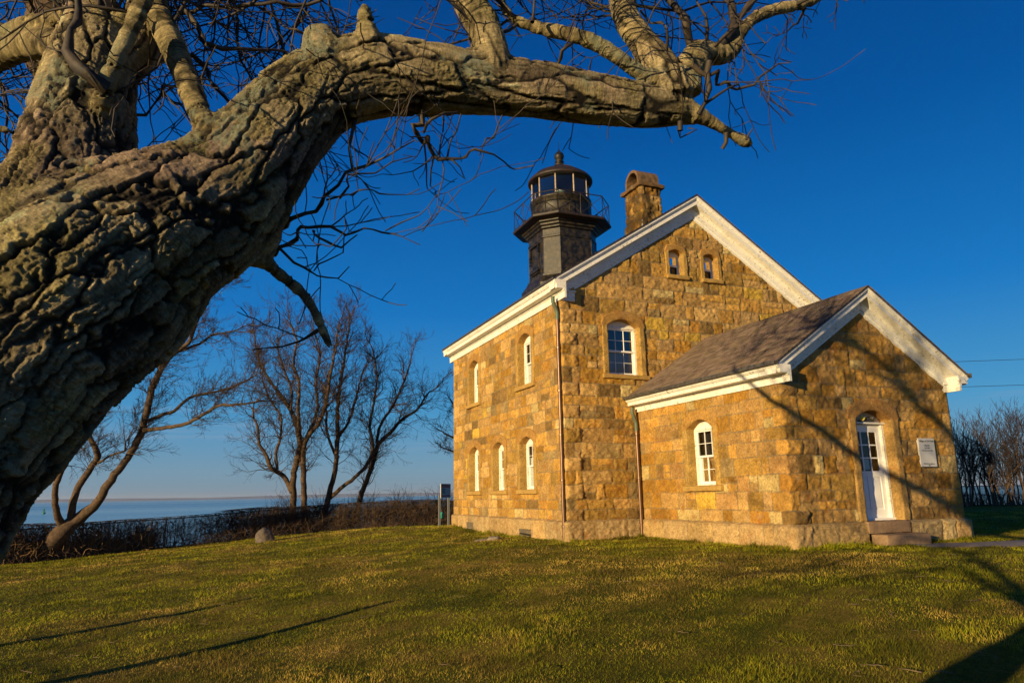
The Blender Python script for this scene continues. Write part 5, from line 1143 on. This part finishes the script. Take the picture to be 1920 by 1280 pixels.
    # traced thinner branches and their twigs
    g = Grow(77); rng = g.rng; BR = [
     [(792, 205, 9), (790, 228, 8), (778, 238, 7), (789, 251, 6), (806, 268, 6), (812, 288, 5.5), (822, 298, 5), (840, 300, 4), (862, 292, 3.5), (893, 291, 3), (921, 297, 2.6), (945, 305, 2), (965, 309, 1.7), (1002, 310, 1.2)],
     [(899, 291, 2), (913, 270, 2), (924, 254, 2), (934, 235, 1.8), (943, 214, 1.6)], [(838, 300, 2.2), (852, 309, 1.8), (863, 320, 1.5), (871, 335, 1.2)], [(824, 296, 2.2), (829, 268, 2), (831, 240, 1.9), (832, 214, 1.7)], [(795, 248, 4), (815, 241, 3.2), (840, 226, 2.8), (858, 210, 2.6)],
     [(838, 296, 2.5), (848, 270, 2.3), (856, 245, 2), (864, 214, 1.7)],
     [(500, 440, 7), (530, 420, 6.5), (556, 412, 6), (590, 392, 5.5), (615, 372, 5), (636, 350, 4.6), (655, 330, 4), (668, 321, 3.3), (691, 311, 2.8), (724, 297, 2.4), (752, 280, 1.9), (776, 264, 1.4)],
     [(666, 222, 5), (664, 250, 4.6), (661, 285, 4.2), (661, 318, 4)], [(636, 372, 3), (655, 352, 2.6), (668, 343, 2.3), (705, 328, 1.9), (738, 308, 1.5), (775, 293, 1.1)], [(612, 375, 3), (650, 366, 2.6), (691, 366, 2), (724, 360, 1.7), (761, 363, 1.3), (787, 354, 1)],
     [(515, 477, 6), (534, 466, 5.5), (548, 444, 5), (572, 430, 4.4), (599, 425, 4), (625, 424, 3.6), (650, 441, 3), (668, 438, 2.7), (690, 433, 2.5), (722, 433, 2.1), (738, 438, 1.8), (754, 444, 1.5), (787, 460, 1)], [(722, 433, 1.9), (752, 417, 1.7), (786, 404, 1.4), (806, 391, 1.2), (818, 366, .9)],
     [(590, 434, 3.5), (604, 446, 3.2), (621, 457, 2.8), (640, 461, 2.3), (655, 452, 2), (670, 440, 1.6)], [(512, 455, 4), (530, 472, 3.6), (549, 489, 3.2), (568, 503, 2.8), (588, 511, 2.3), (606, 517, 2), (626, 519, 1.6), (654, 500, 1.1)], [(588, 508, 1.9), (615, 492, 1.7), (640, 474, 1.4), (645, 438, 1)],
     [(330, 26, 5), (360, 18, 4.5), (396, 10, 4.5), (430, 15, 4.5), (470, 12, 4.5), (520, 6, 4.5), (572, 0, 4), (620, -12, 4)], [(350, 20, 6), (372, 50, 5.5), (388, 84, 5.5), (408, 100, 5), (432, 109, 4.5), (460, 102, 4), (487, 96, 3.5), (521, 80, 3), (540, 88, 2.6), (556, 93, 2.2)],
     [(358, 100, 6), (380, 122, 5.5), (403, 146, 5), (415, 168, 4.5), (428, 190, 4)], [(487, 13, 2.6), (525, 40, 2.4), (568, 71, 2.2), (600, 70, 1.8), (640, 72, 1.4)],
     [(1310, 215, 6), (1322, 192, 5), (1326, 170, 6.5), (1328, 140, 7), (1330, 115, 7)], [(1300, 123, 6), (1312, 135, 6), (1325, 142, 5)], [(1330, 142, 5), (1345, 136, 4.5), (1355, 146, 4), (1362, 158, 3.8), (1374, 163, 3.6), (1392, 156, 3.2), (1418, 153, 3), (1430, 140, 2.6), (1450, 127, 2.2), (1466, 114, 1.7), (1482, 118, .9)],
     [(1322, 195, 3.2), (1345, 180, 3), (1365, 170, 2.6), (1385, 158, 2.2)], [(1292, 240, 2.2), (1302, 248, 1.9), (1280, 252, 2), (1272, 246, 1.5)],
     [(1020, 118, 6), (1045, 112, 5), (1055, 103, 4.6), (1060, 90, 4.4), (1072, 82, 5)], [(245, 215, 4), (262, 208, 3), (290, 145, 3), (300, 160, 2.6), (332, 162, 2.2)], [(244, 290, 2.2), (260, 282, 1.8), (285, 268, 1.5), (300, 258, 1.1), (330, 230, .8)], [(455, 492, 5), (470, 490, 5), (490, 488, 5)],
     [(595, 620, 4.5), (575, 634, 3.5), (555, 640, 2.8), (520, 650, 2.2), (474, 656, 1.5)], [(1400, 262, 2.5), (1408, 250, 2), (1411, 242, 1.2)], [(1362, 250, 6), (1358, 268, 5), (1354, 279, 4)],
     [(998, 42, 4.5), (1002, 20, 4), (1005, 0, 3.5), (1010, -30, 3)], [(1250, 95, 4), (1243, 60, 3.5), (1225, 32, 3), (1200, 20, 2.5)], [(1275, 228, 6), (1275, 245, 5.5)], [(1325, 75, 4), (1318, 40, 3.5), (1310, 0, 3), (1305, -30, 3)],
     [(1340, 88, 4), (1365, 66, 4), (1400, 20, 3.2), (1420, -5, 3)], [(160, 810, 6), (175, 800, 5), (182, 786, 3)], [(50, 900, 5, 1.62), (95, 880, 5, 1.7), (118, 862, 3, 1.75)]]
    BR += [[(q[0], q[1], q[2]*1.28, q[3]) for q in c] for c in THIN]
    for c in BR:
        dep = 2.05+.25*max(0, (c[0][0]-700)/600); P, rr = chain_near([(q[0], q[1], q[2]*.78, q[3] if len(q) > 3 else dep) for q in c], dep)
        if len(P) > 3: P[1:-1] += FW*rng.normal(0, .02, (len(P)-2, 1))
        P, rr = smooth_path(P, rr, .018); P[1:-1] += rng.normal(0, .0014, (len(P)-2, 3)); rr = rr*(1+.12*rng.normal(0, 1, len(rr)))
        g.mid.append((P, np.maximum(rr, .0008)))
        ln = np.linalg.norm(np.diff(P, axis=0), axis=1).sum()
        for k in range(int(ln*13)):
            i = int(rng.integers(len(P)//5, len(P))); d = P[min(i+1, len(P)-1)]-P[max(i-1, 0)]; d /= np.linalg.norm(d)+1e-9
            g.sprout(P[i], d, min(rr[i]*.55, .0017), rng.uniform(.05, .17), 1, .05, .17, 2, .02, (30, 75), .0025, .00085)
    # crown twigs above and around the top edge of the view
    for j, (cnt, ln) in {3: (20, .30), 8: (22, .4), 9: (26, .42), 10: (16, .3), 11: (9, .2), 1: (22, .45), 2: (26, .45), 5: (9, .3), 6: (10, .35), 4: (8, .3)}.items():
        P, rr = polys[j]
        for k in range(cnt):
            i = int(rng.integers(len(P)*3//5, len(P))); d = P[min(i+1, len(P)-1)]-P[max(i-1, 0)]; d /= np.linalg.norm(d)+1e-9
            g.sprout(P[i], d, rng.uniform(.002, .0038), ln*.68*rng.uniform(.5, 1.3), 2, .06, .17, 3, .03, (30, 75), .0025, .0010)
    for (x0, x1, y0, y1, cnt, dz) in ((290, 620, -60, 30, 26, -1), (1230, 1380, -50, 10, 7, -.2), (700, 860, -40, 10, 8, .2), (0, 120, -60, 20, 12, -.5)):
        for k in range(cnt):
            p = at(rng.uniform(x0, x1), rng.uniform(y0, y1), TK*rng.uniform(2.05, 2.6)); d = RT*rng.normal(0, 1)+UP*dz*rng.uniform(.2, 1.2)+FW*rng.normal(0, .4)
            g.branch(p, d, rng.uniform(.14, .34), rng.uniform(.0014, .0028), 2, .03, .17, 3, .03, (25, 65), .0025, .0010)
    # high limbs out of the picture above the viewer: their shadows lie on the wing
    def above(px, py, plane, along):
        d = FW + RT*((px-960)/FPX) + UP*((640-py)/FPX); ax, val = plane; Q = CP+d*(val-CP[ax])/d[ax]; a = (Q[:2]-CP[:2])@SD[:2]; k = a-along
        return Q+np.array([-SD[0]*k, -SD[1]*k, math.tan(SUN_EL)*k])
    FR, LF = (1, -WP), (0, WA); top = polys[1][0][-1]
    chains = [([above(1812, 968, FR, .7), above(1740, 925, FR, .8), above(1665, 887, FR, .9), above(1600, 850, FR, 1.1), above(1544, 809, FR, 1.4), above(1480, 770, FR, 1.7), above(1430, 738, LF, 2.0), above(1380, 690, LF, 2.2)], [.10, .095, .085, .08, .07, .06, .05, .035]),
              ([above(1812, 850, FR, .5), above(1760, 790, FR, .6), above(1720, 758, FR, .6), above(1665, 690, FR, .8), above(1600, 640, FR, 1.0), above(1540, 600, FR, 1.2)], [.09, .085, .075, .06, .045, .03])]
    LW = (2, -.42); bt = at(-165, 872, 1.5*TK)
    low = [([bt, above(1905, 1110, LW, -1.0), above(1860, 1082, LW, -1.1), above(1780, 1088, LW, -1.1), above(1690, 1096, LW, -1.2), above(1640, 1108, LW, -1.3), above(1598, 1119, LW, -1.4)], [.06, .04, .035, .03, .026, .022, .018]),
           ([bt, above(1890, 1070, LW, -1.3), above(1800, 1036, LW, -1.4), above(1740, 1049, LW, -1.4), above(1680, 1066, LW, -1.4), above(1610, 1083, LW, -1.5), above(1520, 1086, LW, -1.6), above(1440, 1100, LW, -1.7)], [.06, .045, .04, .036, .034, .03, .024, .018]),
           ]
    chains = chains+low
    hi = [([top, top*.5+chains[0][0][0]*.5+np.array([0, 0, .1]), chains[0][0][0], chains[1][0][0]], [.05, .085, .11, .10])]+chains
    hv = []
    def in_view(P):
        q = P-CP; z = q@FW; x = (q@RT)/np.maximum(z, 1e-3)*FPX; y = (q@UP)/np.maximum(z, 1e-3)*FPX
        return bool(((z > .05) & (np.abs(x) < 990) & (y < 660) & (y > -680)).any())
    for hn, (pts, rr) in enumerate(hi):
        m0, f0 = len(g.mid), len(g.fine)
        P, rr = smooth_path(pts, rr, .06); P[1:-1] += rng.normal(0, .008, (len(P)-2, 3)); hv.append((P, rr))
        ln = np.linalg.norm(np.diff(P, axis=0), axis=1).sum()
        for k in range(int(ln*(13 if hn < 3 else 4))):
            i = int(rng.integers(len(P)//4, len(P))); d = P[min(i+1, len(P)-1)]-P[max(i-1, 0)]; d /= np.linalg.norm(d)+1e-9
            if hn < 3 and k % 4 == 0: g.sprout(P[i], d, rng.uniform(.028, .05), rng.uniform(1.2, 3.2), 2, .06, .13, 4, .2, (25, 60), .0025, .006); continue
            g.sprout(P[i], d, rng.uniform(.010, .028)*(1 if hn < 3 else .5), rng.uniform(.5, 1.5)*(1 if hn < 3 else .4), 2, .08, .16, 4, .10, (30, 70), .0025, .003)
        g.mid[m0:] = [q for q in g.mid[m0:] if not in_view(q[0])]; g.fine[f0:] = [q for q in g.fine[f0:] if not in_view(q[0])]
    V, F = tube_arrays(hv, 12); V = V+fbm(V*12, 5, 3)[:, None]*.012; mesh_np("limb", V, F, M['bark_far'], tree, True)
    def low_right(P):
        q = P-CP; z = q@FW; x = 960+(q@RT)/np.maximum(z, 1e-3)*FPX; y = 640-(q@UP)/np.maximum(z, 1e-3)*FPX
        return bool(((z > .05) & (x > 1030) & (x < 1920) & (y > 300)).any())
    g.fine = [q for q in g.fine if not low_right(q[0])]
    V, F = tube_arrays(g.mid, 8); V = V+fbm(V*60, 5, 4, .6)[:, None]*.0030; mesh_np("branches", V, F, M['twig_near'], tree, True)
    V, F = tube_arrays(g.fine, 4); mesh_np("twigs", V, F, M['twig_near'], tree, True)
    return polys
FT_POLYS = tree_front()

# two unseen stakes added up-sun to the left, shaped to cast the lawn shadows
for px, py, qx, qy, H, lab in ((500, 1115, 0, 1210, 1.15, "unseen stake added left of the view for its lawn shadow, the farther of two"), (742, 1125, 90, 1280, 1.2, "unseen stake added left of the view for its lawn shadow, the nearer of two")):
    t_, _ = on_ground(px, py, 11); u_, _ = on_ground(qx, qy, 7); k = H/math.tan(SUN_EL); tip = np.array([t_[0]-SD[0]*k, t_[1]-SD[1]*k, 0]); dd_ = (u_-t_)[:2]; dd_ /= np.linalg.norm(dd_)
    bs = t_[:2]+dd_*k/max(.3, float(-(dd_@SD[:2])))*1.0; gz = float(ground(bs[0], bs[1])); P = [np.array([bs[0], bs[1], gz-.2]), (np.array([bs[0], bs[1], gz])+np.array([tip[0], tip[1], t_[2]+H]))/2, np.array([tip[0], tip[1], t_[2]+H])]
    P, rr = smooth_path(P, [.15, .12, .05], .2); V, F = tube_arrays([(P, rr)], 10); tag(mesh_np("shadow_stake", V, F, M['wood_post'], None, True), lab, "stake", "unseen shadow-casting stakes at the left")
print('script', time.time()-T0_)

# sea air: thin even haze over land and sound
hb = MB(); hb.box(-47000, 47000, -2500, 46000, SEA-1.5, 190); mh = bpy.data.materials.new("sea_air"); mh.use_nodes = True; nh = mh.node_tree; nh.nodes.remove(nh.nodes["Principled BSDF"])
pv = nh.nodes.new("ShaderNodeVolumePrincipled"); pv.inputs["Color"].default_value = (.80, .88, 1, 1); pv.inputs["Density"].default_value = 2.2e-5; pv.inputs["Anisotropy"].default_value = .2
nh.links.new(pv.outputs[0], nh.nodes["Material Output"].inputs["Volume"]); tag(hb.build("haze", mh), kind="stuff")
